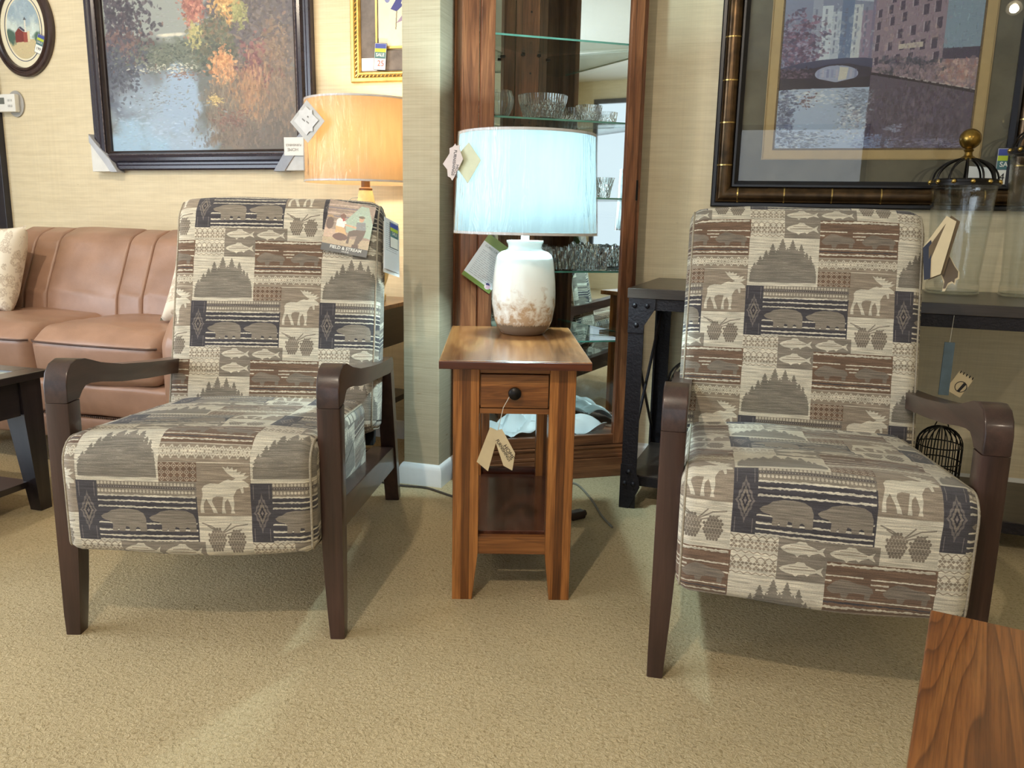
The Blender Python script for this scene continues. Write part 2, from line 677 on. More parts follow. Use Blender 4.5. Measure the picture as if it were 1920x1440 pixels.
def fabric_array():
    W, H = 840, 765
    cv = Cv(W, H, (150, 140, 126), wrap=True)
    rng = random.Random(4)
    CR, TP, GR = (206, 197, 178), (146, 132, 115), (134, 124, 111)
    DK, BR, LT = (68, 64, 68), (114, 90, 72), (190, 179, 160)

    def place(shape, x, y, w, h, c):
        cv.poly([(x + px * w, y + py * h) for px, py in shape], c)

    # moose panel
    cv.rect(585, -100, 845, 158, TP)
    place(MOOSE, 592, -92, 250, 240, CR)
    place(ANTLER, 592, -92, 250, 240, CR)
    # pine cones
    cv.rect(585, 155, 845, 368, CR)
    for k in range(5):
        cv.rag(588, 842, 175 + k * 42, 3, LT, rng, 3)
    for cx, cy in ((672, 272), (765, 280)):
        cv.ell(cx, cy, 38, 50, (168, 157, 140))
        for r in range(8):
            for q in range(7):
                px, py = cx - 40 + q * 13 + (r % 2) * 6, cy - 50 + r * 14
                if ((px - cx) / 44) ** 2 + ((py - cy) / 56) ** 2 < 1:
                    cv.poly([(px - 6, py - 5), (px, py - 9), (px + 6, py - 5), (px + 4, py + 6), (px - 4, py + 6)], (124, 113, 100))
    for (x0, y0, x1, y1) in ((600, 190, 650, 210), (650, 210, 700, 245), (700, 240, 760, 205), (760, 205, 820, 195), (705, 245, 790, 222), (700, 236, 740, 192), (660, 225, 625, 205)):
        cv.line(x0, y0, x1, y1, 6, GR)
    # dark diamond panel
    cv.rect(0, -8, 102, 285, DK)
    for k, (rx, ry, c) in enumerate([(42, 100, (112, 104, 100)), (32, 76, DK), (26, 62, (126, 116, 106)), (15, 36, (52, 48, 54)), (7, 16, (120, 110, 104))]):
        pts = []
        for s in range(4):
            for q in range(6):
                f = q / 6.0
                a = [(0, -1), (1, 0), (0, 1), (-1, 0), (0, -1)]
                x = a[s][0] * (1 - f) + a[s + 1][0] * f
                y = a[s][1] * (1 - f) + a[s + 1][1] * f
                j = 1.0 if q % 2 == 0 else 0.86
                pts.append((51 + x * rx * j, 140 + y * ry * j))
        cv.poly(pts, c)
    for x in (14, 88):
        cv.line(x, 0, x, 70, 3, (120, 112, 108))
        cv.line(x, 215, x, 280, 3, (120, 112, 108))
    # bear panel with bead rows and stripes
    cv.rect(102, -16, 585, 285, GR)
    cv.rect(102, 12, 585, 26, (92, 84, 80))
    for row in (2, 40):
        for x in range(110, 585, 17):
            cv.ell(x, row, 6.5, 8, LT, n=8)
    for x in range(112, 585, 12):
        cv.ell(x, 19, 3, 4, (150, 142, 132), n=6)
    cv.rect(102, 60, 585, 285, DK)
    for y in (62, 88, 116, 196, 230, 258, 280):
        cv.rag(102, 585, y, 8, CR, rng, 4)
    for x in (112, 350):
        place(BEAR, x, 124, 222, 118, GR)
    # lace panel
    cv.rect(0, 285, 203, 472, CR)
    for yy in (331, 424):
        for i in range(6):
            cx = 18 + i * 34
            for dx, dy in ((0, -20), (-9, -8), (9, -8), (0, 4), (-9, 14), (9, 14)):
                cv.poly([(cx + dx, yy + dy - 8), (cx + dx + 8, yy + dy), (cx + dx, yy + dy + 8), (cx + dx - 8, yy + dy)], TP)
        for i in range(12):
            cv.line(i * 17, yy - 42 + 14 * (i % 2), (i + 1) * 17, yy - 42 + 14 * ((i + 1) % 2), 4, TP)
            cv.line(i * 17, yy + 40 - 10 * (i % 2), (i + 1) * 17, yy + 40 - 10 * ((i + 1) % 2), 4, TP)
    # fish panel
    cv.rect(203, 285, 612, 368, GR)
    cv.rect(203, 360, 408, 472, GR)
    for x, y in ((212, 288), (412, 290), (212, 378)):
        place(FISH, x, y, 186, 80, CR)
        cv.line(x + 20, y + 42, x + 150, y + 38, 4, TP)
        cv.line(x + 40, y + 28, x + 120, y + 28, 3, TP)
    # brown panel with grazing animals
    cv.rect(406, 366, 847, 582, BR)
    cv.rag(406, 845, 378, 10, CR, rng, 7)
    cv.rag(406, 560, 428, 6, CR, rng, 3)
    cv.rag(590, 845, 432, 6, CR, rng, 3)
    cv.rag(406, 440, 452, 7, CR, rng, 3)
    cv.rag(590, 670, 454, 7, CR, rng, 3)
    cv.rag(610, 660, 472, 6, CR, rng, 3)
    cv.rag(800, 845, 470, 7, CR, rng, 3)
    for x in (414, 640):
        place(BISON, x, 434, 190, 92, (126, 114, 101))
    cv.rag(406, 845, 530, 6, CR, rng, 3)
    cv.rag(406, 845, 546, 5, DK, rng, 3)
    cv.rag(406, 845, 562, 8, CR, rng, 6)
    # zigzag band
    cv.rect(406, 580, 847, 668, TP)
    for i in range(22):
        x = 406 + i * 20
        for o in (0, 14):
            a, b = (0, 30) if i % 2 else (30, 0)
            cv.line(x, 592 + a + o, x + 20, 592 + b + o, 6, (200, 190, 170))
            cv.line(x, 640 - a + o - 8, x + 20, 640 - b + o - 8, 6, (200, 190, 170))
    for y in (584, 664):
        cv.line(406, y, 845, y, 4, LT)
    # small lattice
    cv.rect(406, 664, 588, 750, BR)
    for i in range(-3, 10):
        cv.line(max(406, 406 + i * 30), 664 + max(0, -i * 30 * 43 / 30), min(588, 406 + i * 30 + 60), 750, 0.1, BR)
    for i in range(6):
        for j in range(3):
            cx, cy = 422 + i * 30, 678 + j * 29
            for q, c in ((15, LT), (10, BR), (5, LT)):
                cv.poly([(cx - q, cy), (cx, cy - q), (cx + q, cy), (cx, cy + q)], c, 0.75 if c == LT else 1)
    # tree panel
    cv.rect(4, 472, 406, 757, CR)
    for k in range(5):
        cv.rag(6, 404, 486 + k * 22, 3, LT, rng, 3)
    tc = (128, 120, 108)
    for cx, top, wd in ((40, 622, 74), (72, 582, 92), (104, 548, 100), (140, 506, 118), (168, 540, 110), (196, 476, 132), (226, 530, 118), (254, 482, 126),
                        (282, 536, 110), (304, 508, 112), (336, 556, 98), (358, 572, 84), (380, 622, 52)):
        base = 732
        lv = max(4, int((base - top) / 15))
        L, Rr = [], []
        for i in range(lv + 1):
            f = i / lv
            y = top + (base - top) * f
            wv = wd * 0.5 * min(1.0, 0.07 + 1.5 * f)
            jl, jr = rng.uniform(.8, 1.2), rng.uniform(.8, 1.2)
            L += [(max(14, cx - wv * jl), y), (max(14, cx - wv * 0.62), y + 4)]
            Rr += [(min(396, cx + wv * jr), y), (min(396, cx + wv * 0.62), y + 4)]
        cv.poly(L + Rr[::-1], tc)
    for k in range(160):
        x, y = rng.uniform(30, 380), rng.uniform(600, 725)
        cv.line(x, y, x + rng.uniform(8, 24), y + rng.uniform(-2, 2), 2.4, (146, 138, 124), .6)
    cv.rag(8, 404, 748, 12, CR, rng, 10, 14)
    a = cv.a
    st = vnoise(H, W, 255, 12, 3)[..., None]
    a = a * (0.84 + 0.30 * st)
    return a


def blob(a, cx, cy, rx, ry, c, soft, n, alpha=1.0):
    h, w = a.shape[:2]
    X = np.linspace(0, 1, w)[None, :]
    Yg = np.linspace(0, 1, h)[:, None]
    d = ((X - cx) / rx) ** 2 + ((Yg - cy) / ry) ** 2 + (n - 0.5) * 1.9
    m = np.clip((1 - d) / soft, 0, 1)[..., None] * alpha
    a[:] = a * (1 - m) + c255(*c) * m


def strokes(a, seed, n, length, width, jit=0.16, vert=False):
    """dabs of paint sampled from the picture itself"""
    rng = np.random.default_rng(seed)
    h, w = a.shape[:2]
    src = a.copy()
    for _ in range(n):
        x, y = int(rng.integers(0, w)), int(rng.integers(0, h))
        L = max(2, int(length * rng.uniform(.4, 1.3)))
        Wd = max(1, int(width * rng.uniform(.5, 1.4)))
        c = src[y, x] * (1 + rng.normal(0, jit)) + rng.normal(0, 0.02, 3)
        if vert:
            a[max(0, y - L):y + L, max(0, x - Wd):x + Wd] = a[max(0, y - L):y + L, max(0, x - Wd):x + Wd] * .35 + np.clip(c, 0, 1) * .65
        else:
            a[max(0, y - Wd):y + Wd, max(0, x - L):x + L] = a[max(0, y - Wd):y + Wd, max(0, x - L):x + L] * .35 + np.clip(c, 0, 1) * .65


def dabs(a, seed, cx, cy, sx, sy, cols, n, size, asp=1.0, al=.75, clip=None):
    """cluster of small paint dabs"""
    rng = np.random.default_rng(seed)
    h, w = a.shape[:2]
    for _ in range(n):
        x, y = cx + rng.normal(0, sx), cy + rng.normal(0, sy)
        if clip and not (clip[0] < x < clip[1] and clip[2] < y < clip[3]):
            continue
        r = size * rng.uniform(.4, 1.4)
        c = np.array(cols[int(rng.integers(0, len(cols)))], np.float32) / 255 * rng.uniform(.86, 1.14)
        x0, x1 = int(x * w - r), int(x * w + r) + 1
        y0, y1 = int(y * h - r * asp), int(y * h + r * asp) + 1
        if x0 < 0 or y0 < 0 or x1 > w or y1 > h:
            continue
        X, Yg = np.meshgrid(np.linspace(-1, 1, x1 - x0), np.linspace(-1, 1, y1 - y0))
        an = rng.uniform(0, 3.14)
        U, Vv = X * math.cos(an) + Yg * math.sin(an), -X * math.sin(an) + Yg * math.cos(an)
        q = rng.uniform(1.2, 2.6)
        m = ((U ** 2 + (q * Vv) ** 2 + rng.normal(0, .22, X.shape)) < rng.uniform(.5, 1.1))[..., None] * al
        a[y0:y1, x0:x1] = a[y0:y1, x0:x1] * (1 - m) + np.clip(c, 0, 1) * m


def lake_array():
    h, w = 560, 700
    a = np.zeros((h, w, 3), np.float32) + c255(112, 116, 112)
    T = 0.16                       # strip above the part that the photograph shows

    def B(b):
        return T + b * (1 - T)
    n1, n2, n3 = fbm(h, w, 5, 6, 1), fbm(h, w, 9, 11, 7), fbm(h, w, 16, 20, 13, 5)
    S = 1 - T
    blob(a, .30, B(.02), .40, .30, (150, 156, 150), .6, n1)
    blob(a, .16, B(.40), .40, .16, (100, 106, 100), .6, n2)
    blob(a, .42, B(.36), .26, .10, (112, 120, 104), .7, n3)
    blob(a, .04, B(.55), .24, .26, (84, 88, 104), .7, n2)
    blob(a, .26, B(.62), .26, .18, (122, 132, 142), .7, n2)
    blob(a, .28, B(.86), .36, .34, (150, 174, 198), .7, n1)
    blob(a, .40, B(.66), .11, .22, (146, 172, 200), .6, n2)
    blob(a, .10, B(.97), .22, .18, (146, 182, 210), .7, n2)
    blob(a, .82, B(.20), .28, .40, (104, 96, 100), .5, n2)
    blob(a, .86, B(.68), .28, .44, (122, 108, 98), .5, n2)
    blob(a, .70, B(.74), .18, .28, (130, 112, 94), .6, n3)
    blob(a, .93, B(.92), .20, .20, (110, 100, 90), .6, n2)
    # dark wooded bank, upper left
    dabs(a, 1, .08, B(.10), .09, .13, [(82, 74, 86), (74, 68, 80), (92, 80, 88), (70, 66, 76)], 900, 9)
    dabs(a, 2, .10, B(.28), .07, .05, [(118, 90, 88), (104, 84, 90), (128, 98, 90)], 260, 8)
    dabs(a, 3, .06, B(.44), .06, .08, [(84, 86, 100), (90, 94, 104), (76, 78, 92)], 400, 8)
    # far bank and stones
    blob(a, .37, B(.235), .09, .016, (218, 210, 186), .5, n2)
    dabs(a, 4, .34, B(.36), .12, .035, [(96, 104, 92), (112, 118, 100), (128, 132, 112), (86, 94, 86)], 500, 7, .6)
    dabs(a, 5, .36, B(.45), .11, .014, [(188, 186, 166), (160, 160, 146), (120, 112, 100), (206, 200, 176)], 150, 6, .6)
    dabs(a, 6, .42, B(.50), .07, .012, [(150, 110, 92), (128, 104, 96)], 90, 6, .4)
    dabs(a, 7, .30, B(.64), .10, .05, [(134, 138, 140), (120, 122, 124), (160, 176, 190)], 160, 6, .35)
    # autumn trees, upper right
    dabs(a, 8, .82, B(.18), .10, .16, [(112, 104, 104), (96, 88, 94), (124, 110, 100), (104, 94, 90)], 1300, 9)
    dabs(a, 9, .49, B(.06), .026, .055, [(190, 116, 96), (204, 136, 110), (170, 100, 90), (150, 92, 84)], 520, 7)
    dabs(a, 10, .66, B(.06), .030, .055, [(222, 170, 92), (206, 150, 84), (236, 190, 116), (190, 132, 80)], 560, 7)
    dabs(a, 11, .73, B(.11), .020, .040, [(160, 158, 96), (140, 142, 90), (176, 166, 104)], 220, 6)
    dabs(a, 12, .51, B(.25), .024, .032, [(184, 172, 104), (168, 160, 100), (200, 184, 116)], 330, 7)
    dabs(a, 13, .60, B(.26), .045, .05, [(108, 116, 92), (124, 122, 92), (136, 112, 88), (96, 100, 88)], 520, 8)
    dabs(a, 14, .60, B(.38), .05, .04, [(96, 104, 84), (112, 108, 86), (84, 88, 80)], 420, 8)
    dabs(a, 15, .63, B(.465), .026, .045, [(220, 152, 96), (206, 136, 84), (230, 168, 110), (196, 126, 82)], 640, 7)
    dabs(a, 16, .83, B(.44), .045, .055, [(146, 92, 90), (132, 82, 84), (160, 106, 96), (120, 78, 80)], 620, 8)
    dabs(a, 17, .90, B(.38), .04, .08, [(138, 112, 92), (120, 104, 96), (150, 124, 98)], 420, 8)
    # reflections, upright streaks
    dabs(a, 18, .76, B(.62), .07, .07, [(184, 134, 92), (170, 120, 84), (150, 112, 88), (196, 146, 100)], 700, 5, 2.6, .5)
    dabs(a, 19, .92, B(.66), .05, .10, [(134, 112, 92), (116, 102, 90), (150, 122, 96)], 600, 5, 2.6, .5)
    dabs(a, 20, .62, B(.72), .06, .08, [(128, 116, 100), (118, 108, 96), (140, 126, 104)], 600, 5, 2.2, .5)
    dabs(a, 21, .58, B(.67), .018, .015, [(208, 178, 110), (190, 160, 98)], 90, 5, .7)
    dabs(a, 22, .66, B(.80), .05, .025, [(126, 92, 82), (140, 100, 86)], 200, 6, .7)
    dabs(a, 23, .72, B(.92), .10, .05, [(120, 106, 94), (132, 112, 94), (108, 96, 88)], 500, 5, 2.0, .5)
    dabs(a, 24, .25, B(.85), .14, .08, [(158, 184, 208), (146, 172, 198), (166, 190, 210)], 260, 10, .4, .35)
    strokes(a, 5, 3000, 5, 1, .06)
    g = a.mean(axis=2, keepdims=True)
    a[:] = (a * .76 + g * .24) * 1.02 + .015  # greyed, then lifted to put glare haze into the print colours
    return a


def canal_array():
    h, w = 640, 560
    a = np.zeros((h, w, 3), np.float32) + c255(96, 90, 104)
    T = 0.42                                     # share of the sheet above the photograph's edge

    def B(b):
        return T + b * (1 - T)
    n2, n3 = fbm(h, w, 12, 10, 37), fbm(h, w, 22, 20, 41)
    cv = Cv(w, h)
    cv.a = a

    def pl(pts, c, al=1.0):
        cv.poly([(x * w, B(y) * h) for x, y in pts], c, al)
    # sky, far house fronts
    pl([(0, -.8), (1, -.8), (1, 0), (0, 0)], (176, 186, 200))
    pl([(0, -.5), (.5, -.4), (.5, .3), (0, .3)], (128, 136, 158))
    for k, (x, wd, c) in enumerate([(.15, .05, (150, 156, 172)), (.20, .055, (190, 200, 206)), (.255, .045, (176, 186, 196)), (.30, .06, (104, 122, 152)),
                                    (.36, .045, (188, 194, 196)), (.405, .05, (140, 126, 146)), (.455, .05, (122, 116, 140))]):
        pl([(x, -.45 + .06 * (k % 3)), (x + wd, -.45 + .06 * (k % 3)), (x + wd, .16), (x, .16)], c)
        for q in range(6):
            pl([(x + wd * .3, -.36 + q * .075), (x + wd * .5, -.36 + q * .075), (x + wd * .5, -.31 + q * .075), (x + wd * .3, -.31 + q * .075)], (104, 110, 132), .7)
    # right hand house row in perspective
    pl([(.47, -.55), (.84, -.95), (.86, .45), (.47, .30)], (142, 126, 138))
    for r in range(6):
        for k in range(6):
            f = k / 6.0
            x = .485 + .34 * f
            y0 = -.42 - .34 * f
            y1 = .22 + .04 * f
            y = y0 + (y1 - y0) * r / 6.0
            hh = (y1 - y0) / 6.0 * .6
            jx, jy = .008 * math.sin(7.3 * k + 3.1 * r), .016 * math.cos(5.7 * k + 2.3 * r)
            if (k * 5 + r * 3) % 7 == 0:
                continue
            x, y = x + jx, y + jy
            pl([(x, y), (x + .018 + .010 * f, y - .01), (x + .018 + .010 * f, y + hh), (x, y + hh + .006)], (62, 55, 78), .85)
            pl([(x - .006, y), (x, y), (x, y + hh), (x - .006, y + hh)], (186, 178, 186), .5)
            x, y = x - jx, y - jy
    pl([(.60, .0), (.72, -.02), (.72, .03), (.60, .045)], (186, 178, 166))
    pl([(.82, -.4), (1, -.4), (1, .05), (.82, .06)], (130, 150, 166))
    pl([(.82, .05), (1, .04), (1, .17), (.82, .16)], (76, 70, 90))
    pl([(.50, .26), (.80, .15), (1, .15), (1, .46), (.74, .36)], (142, 126, 134))
    dabs(a, 51, .90, B(.26), .06, .04, [(176, 150, 146), (150, 130, 136), (190, 166, 156), (160, 120, 118)], 420, 7, 1.4, .7, (.74, 1, B(.15), B(.44)))
    dabs(a, 52, .66, B(.22), .07, .035, [(72, 76, 92), (88, 84, 100), (120, 108, 122), (64, 66, 80)], 420, 7, 1.2, .8, (.5, .86, B(.12), B(.34)))
    dabs(a, 53, .70, B(.27), .08, .03, [(140, 124, 134), (124, 110, 122), (158, 138, 144)], 260, 6, 1.6, .6, (.52, .9, B(.2), B(.36)))
    # trees at the left
    dabs(a, 50, .66, B(-.05), .09, .12, [(150, 134, 146), (126, 112, 128), (168, 150, 156), (110, 96, 114), (176, 150, 142)], 240, 5, 1.9, .35, (.475, .85, 0, B(.2)))
    dabs(a, 49, .34, B(-.02), .08, .10, [(172, 182, 194), (134, 144, 168), (192, 198, 202), (120, 132, 160)], 160, 5, 1.9, .4, (.15, .475, 0, B(.11)))
    dabs(a, 54, .08, B(.02), .07, .09, [(108, 84, 106), (90, 72, 94), (128, 98, 118), (150, 146, 168), (86, 80, 108)], 1000, 7)
    # bridge
    pl([(0, .20), (.10, .155), (.22, .125), (.34, .112), (.44, .115), (.478, .125), (.478, .40), (0, .42)], (72, 74, 100))
    pl([(0, .24), (.14, .22), (.26, .17), (.36, .165), (.478, .21), (.478, .42), (0, .44)], (60, 56, 74))
    dabs(a, 55, .08, B(.30), .06, .05, [(96, 80, 100), (74, 62, 80), (110, 92, 112), (60, 54, 70)], 420, 6, 1, .8, (0, .2, B(.2), B(.42)))
    cv.ell(.30 * w, B(.262) * h, .112 * w, .080 * (1 - T) * h, (154, 162, 184), n=40)
    for k in range(9):
        x = .20 + k * .024
        pl([(x, .22), (x + .012, .22), (x + .012, .30), (x, .30)], [(134, 142, 172), (176, 170, 184), (120, 128, 160)][k % 3], .7)
    pl([(.315, .195), (.36, .205), (.352, .315), (.31, .33)], (196, 194, 180))
    pl([(.10, .30), (.20, .305), (.30, .345), (.41, .30), (.478, .29), (.478, .41), (0, .42), (0, .30)], (54, 50, 66))
    # water
    pl([(0, .415), (.12, .405), (.478, .395), (.48, 1.02), (0, 1.02)], (164, 180, 200))
    pl([(.475, .27), (.74, .36), (1, .46), (1, 1.02), (.475, 1.02)], (92, 84, 100))
    dabs(a, 56, .04, B(.62), .035, .12, [(108, 114, 136), (92, 98, 122), (130, 138, 156)], 500, 7, .8, .8, (0, .2, B(.42), 1))
    dabs(a, 57, .42, B(.52), .05, .07, [(124, 134, 150), (108, 118, 136), (144, 154, 170)], 420, 8, .45, .7, (.3, .5, B(.41), B(.75)))
    dabs(a, 58, .40, B(.70), .04, .07, [(190, 200, 206), (140, 138, 154), (210, 212, 208)], 260, 6, .7, .6, (.3, .5, B(.5), 1))
    dabs(a, 59, .14, B(.92), .09, .04, [(110, 116, 132), (96, 102, 118), (148, 160, 176), (196, 204, 208)], 420, 8, .4, .75, (0, .4, B(.8), 1))
    dabs(a, 60, .20, B(.47), .09, .03, [(196, 204, 206), (206, 210, 204), (176, 188, 200)], 260, 8, .4, .6, (.02, .4, B(.41), B(.6)))
    dabs(a, 61, .155, B(.52), .020, .022, [(130, 112, 118), (116, 98, 104)], 44, 5, .8, .9)
    dabs(a, 62, .52, B(.94), .06, .04, [(126, 140, 174), (140, 154, 186), (110, 118, 150)], 320, 9, .4, .7, (.4, .72, B(.85), 1))
    dabs(a, 63, .74, B(.66), .14, .16, [(84, 76, 92), (104, 94, 110), (76, 68, 82), (112, 100, 112), (96, 88, 110)], 1500, 6, 2.4, .55, (.475, 1, B(.42), 1))
    dabs(a, 64, .80, B(.95), .10, .02, [(120, 118, 146), (104, 100, 126), (150, 150, 168)], 320, 8, .4, .6, (.5, 1, B(.86), 1))
    dabs(a, 65, .62, B(.80), .02, .01, [(140, 146, 168)], 30, 8, .5, .8)
    pl([(.475, .255), (.74, .345), (1, .445), (1, .475), (.74, .370), (.475, .28)], (48, 42, 56))
    for k in range(10):
        x = .62 + k * .04
        y = .260 + (x - .475) * .36
        pl([(x, y - .014), (x + .026, y - .006), (x + .026, y + .006), (x, y - .002)], (190, 182, 178), .8)
    strokes(a, 15, 2600, 4, 1, .09)
    strokes(a[:, int(w * .46):], 18, 1500, 6, 1, .10, True)
    return a


def scene_tag_array():
    """small illustration on the chair tag: two campers by a tent, one in a white shirt"""
    h, w = 170, 150
    cv = Cv(w, h, (150, 128, 112))
    cv.a = cv.a * (0.75 + 0.5 * fbm(h, w, 8, 8, 3)[..., None])
    for k in range(7):
        cv.line(0, 18 + k * 9, 95, 10 + k * 10, 4, [(196, 170, 152), (96, 88, 106), (120, 96, 90)][k % 3], .8)
    cv.poly([(62, 62), (104, 6), (128, 8), (150, 60), (150, 110), (70, 100)], (158, 178, 160))
    cv.rect(0, 96, 60, 150, (206, 176, 152), .8)
    cv.poly([(0, 125), (150, 115), (150, 170), (0, 170)], (176, 156, 128))
    cv.ell(12, 56, 11, 5, (168, 136, 96))
    cv.ell(14, 78, 12, 20, (84, 60, 52))
    cv.poly([(34, 62), (52, 52), (66, 70), (60, 88), (34, 86)], (232, 230, 222))
    cv.ell(52, 50, 9, 9, (110, 66, 54))
    cv.poly([(50, 54), (62, 62), (54, 66)], (160, 44, 44))
    cv.poly([(34, 84), (62, 86), (78, 120), (66, 124), (52, 104), (36, 106)], (206, 166, 116))
    cv.ell(54, 118, 24, 12, (92, 56, 50))
    cv.ell(112, 50, 8, 9, (196, 150, 120))
    cv.ell(112, 43, 11, 4, (90, 78, 60))
    cv.poly([(98, 62), (126, 58), (132, 86), (100, 90)], (118, 124, 128))
    cv.line(62, 76, 100, 80, 6, (202, 160, 128))
    cv.poly([(94, 88), (132, 84), (128, 108), (112, 140), (100, 140), (106, 106), (84, 112), (84, 136), (76, 136), (78, 96)], (84, 66, 58))
    cv.rect(96, 136, 118, 146, (70, 46, 40))
    a = cv.a
    strokes(a, 2, 900, 3, 1, .10)
    a[-24:, :, :] = c255(50, 58, 64)
    return a


def oval_array():
    h, w = 220, 170
    a = np.zeros((h, w, 3), np.float32) + c255(196, 208, 204)
    n = fbm(h, w, 5, 5, 5)
    a *= (0.85 + .3 * n[..., None])
    blob(a, .5, .2, .7, .3, (150, 172, 190), .8, n, .8)
    cv = Cv(w, h)
    cv.a = a
    cv.rect(0, 150, 170, 220, (206, 190, 150))
    blob(a, .12, .62, .2, .16, (78, 104, 92), .5, n)
    blob(a, .88, .64, .18, .10, (84, 112, 98), .5, n)
    cv.poly([(42, 124), (62, 108), (84, 122), (84, 158), (42, 160)], (126, 58, 54))
    cv.poly([(40, 124), (62, 106), (88, 122), (96, 118), (70, 102)], (74, 70, 88))
    cv.poly([(84, 122), (104, 124), (104, 160), (84, 160)], (158, 82, 70))
    cv.rect(92, 78, 100, 124, (226, 222, 210))
    cv.poly([(88, 80), (96, 68), (104, 80)], (92, 96, 104))
    cv.rect(104, 120, 116, 158, (220, 206, 170))
    strokes(a, 6, 500, 3, 1, .08)
    return a


def flower_array():
    h, w = 300, 160
    cv = Cv(w, h, (240, 232, 200))
    for cx, cy, rx, ry, c in ((38, 52, 22, 13, (96, 112, 178)), (112, 58, 14, 24, (96, 112, 178)), (34, 104, 20, 22, (84, 100, 172)), (122, 112, 22, 24, (86, 104, 172)),
                              (40, 148, 14, 24, (132, 138, 186)), (80, 84, 34, 30, (206, 198, 196)), (76, 128, 16, 40, (92, 112, 160))):
        cv.ell(cx, cy, rx, ry, c)
    cv.poly([(52, 190), (84, 150), (100, 128), (104, 146), (92, 176), (104, 178), (76, 198)], (74, 78, 140))
    cv.line(76, 196, 72, 250, 4, (130, 126, 110))
    cv.poly([(74, 232), (100, 206), (130, 198), (110, 222)], (156, 136, 166))
    cv.a *= (0.93 + .12 * fbm(h, w, 9, 5, 2)[..., None])
    return cv.a


def sale_array(num):
    """little sale ticket: dark header, green band, pale foot; letters are added as geometry"""
    h, w = 120, 60
    cv = Cv(w, h, (246, 246, 238))
    cv.rect(3, 3, 57, 24, (70, 84, 160))
    cv.rect(3, 24, 57, 40, (186, 204, 62))
    cv.rect(3, 40, 57, 66, (78, 120, 124))
    cv.rect(3, 66, 57, 69, (90, 110, 120))
    for x0, y0, x1, y1 in ((0, 0, 60, 2), (0, 118, 60, 120), (0, 0, 2, 120), (58, 0, 60, 120)):
        cv.rect(x0, y0, x1, y1, (70, 72, 84))
    return cv.a


def leaflet_array(green=True):
    h, w = 200, 160
    cv = Cv(w, h, (232, 236, 240))
    rng = random.Random(2)
    if green:
        cv.rect(0, 0, 160, 34, (136, 152, 92))
        cv.rect(0, 182, 160, 200, (122, 144, 70))
        y0 = 66
    else:
        y0 = 20
    for k in range(14):
        y = y0 + k * 8
        x = 18
        while x < 138:
            L = rng.uniform(8, 26)
            cv.rect(x, y, min(142, x + L), y + 2.4, (168, 174, 184))
            x += L + 4
    if green:
        cv.ell(132, 178, 15, 14, (244, 232, 236))
        cv.ell(130, 172, 10, 6, (70, 66, 120))
        cv.poly([(126, 176), (146, 170), (146, 188), (128, 190)], (226, 188, 206))
    return cv.a

# ------------------------------------------------------------------ the room
WALL_Y = 3.15
X0, X1, Y0, ZC = -4.3, 3.3, -4.6, 2.75


def structure(o):
    o['kind'] = 'structure'
    return o


def carpet_mat():
    t = NT('carpet_pile')
    v = t.coord((1, 1, 1))
    big = t.noise(v, 3.0, 3, 0.6)
    mid = t.noise(v, 130, 4, 0.65, 0.6)
    fine = t.noise(v, 420, 2, 0.6)
    c = t.ramp(mid, [(0.30, lin((170, 150, 114))), (0.46, lin((204, 184, 146))), (0.68, lin((216, 197, 160)))])
    c2 = t.ramp(big, [(0.3, (0.93, 0.93, 0.92, 1)), (0.7, (1.04, 1.04, 1.03, 1))])
    c = t.mix(c, c2, 1.0, 'MULTIPLY')
    c3 = t.ramp(fine, [(0.3, (0.85, 0.85, 0.85, 1)), (0.7, (1.08, 1.08, 1.08, 1))])
    t.base(t.mix(c, c3, 1.0, 'MULTIPLY'))
    t.set(Roughness=0.95)
    t.b.inputs['Specular IOR Level'].default_value = 0.1
    t.bump(mid, 0.8, 0.010)
    return t.m


def grasscloth(name, c0, c1):
    t = NT(name)
    w1 = t.noise(t.coord((3.0, 3.0, 260)), 1.0, 4, 0.65, 0.3)
    w2 = t.noise(t.coord((9, 9, 60)), 1.0, 3, 0.6)
    fl = t.noise(t.coord((20, 20, 120)), 1.0, 1.5, 0.5)
    vt = t.noise(t.coord((160, 160, 1.2)), 1.0, 2, 0.5)
    c = t.ramp(w1, [(0.20, lin(c0)), (0.80, lin(c1))])
    c = t.mix(c, t.ramp(w2, [(0.3, (0.94, 0.93, 0.91, 1)), (0.7, (1.04, 1.04, 1.03, 1))]), 1.0, 'MULTIPLY')
    c = t.mix(c, t.ramp(vt, [(0.3, (0.97, 0.97, 0.97, 1)), (0.7, (1.02, 1.02, 1.02, 1))]), 1.0, 'MULTIPLY')
    c = t.mix(c, t.ramp(fl, [(0.735, (1, 1, 1, 1)), (0.80, (0.62, 0.54, 0.44, 1))]), 0.8, 'MULTIPLY')
    t.base(c)
    t.set(Roughness=0.85)
    t.b.inputs['Specular IOR Level'].default_value = 0.2
    t.bump(w1, 0.25, 0.003)
    return t.m


M_WALL = grasscloth('grasscloth', (218, 203, 170), (236, 223, 194))
M_PIER = grasscloth('grasscloth_grey', (166, 155, 131), (192, 181, 156))
M_CEIL = plain('ceiling_paint', (226, 222, 212), 0.9, var=0.03)
M_BASE = plain('white_gloss_paint', (226, 228, 228), 0.4, var=0.03)
M_DARKFRAME = plain('dark_door_paint', (36, 34, 44), 0.35, var=0.15)

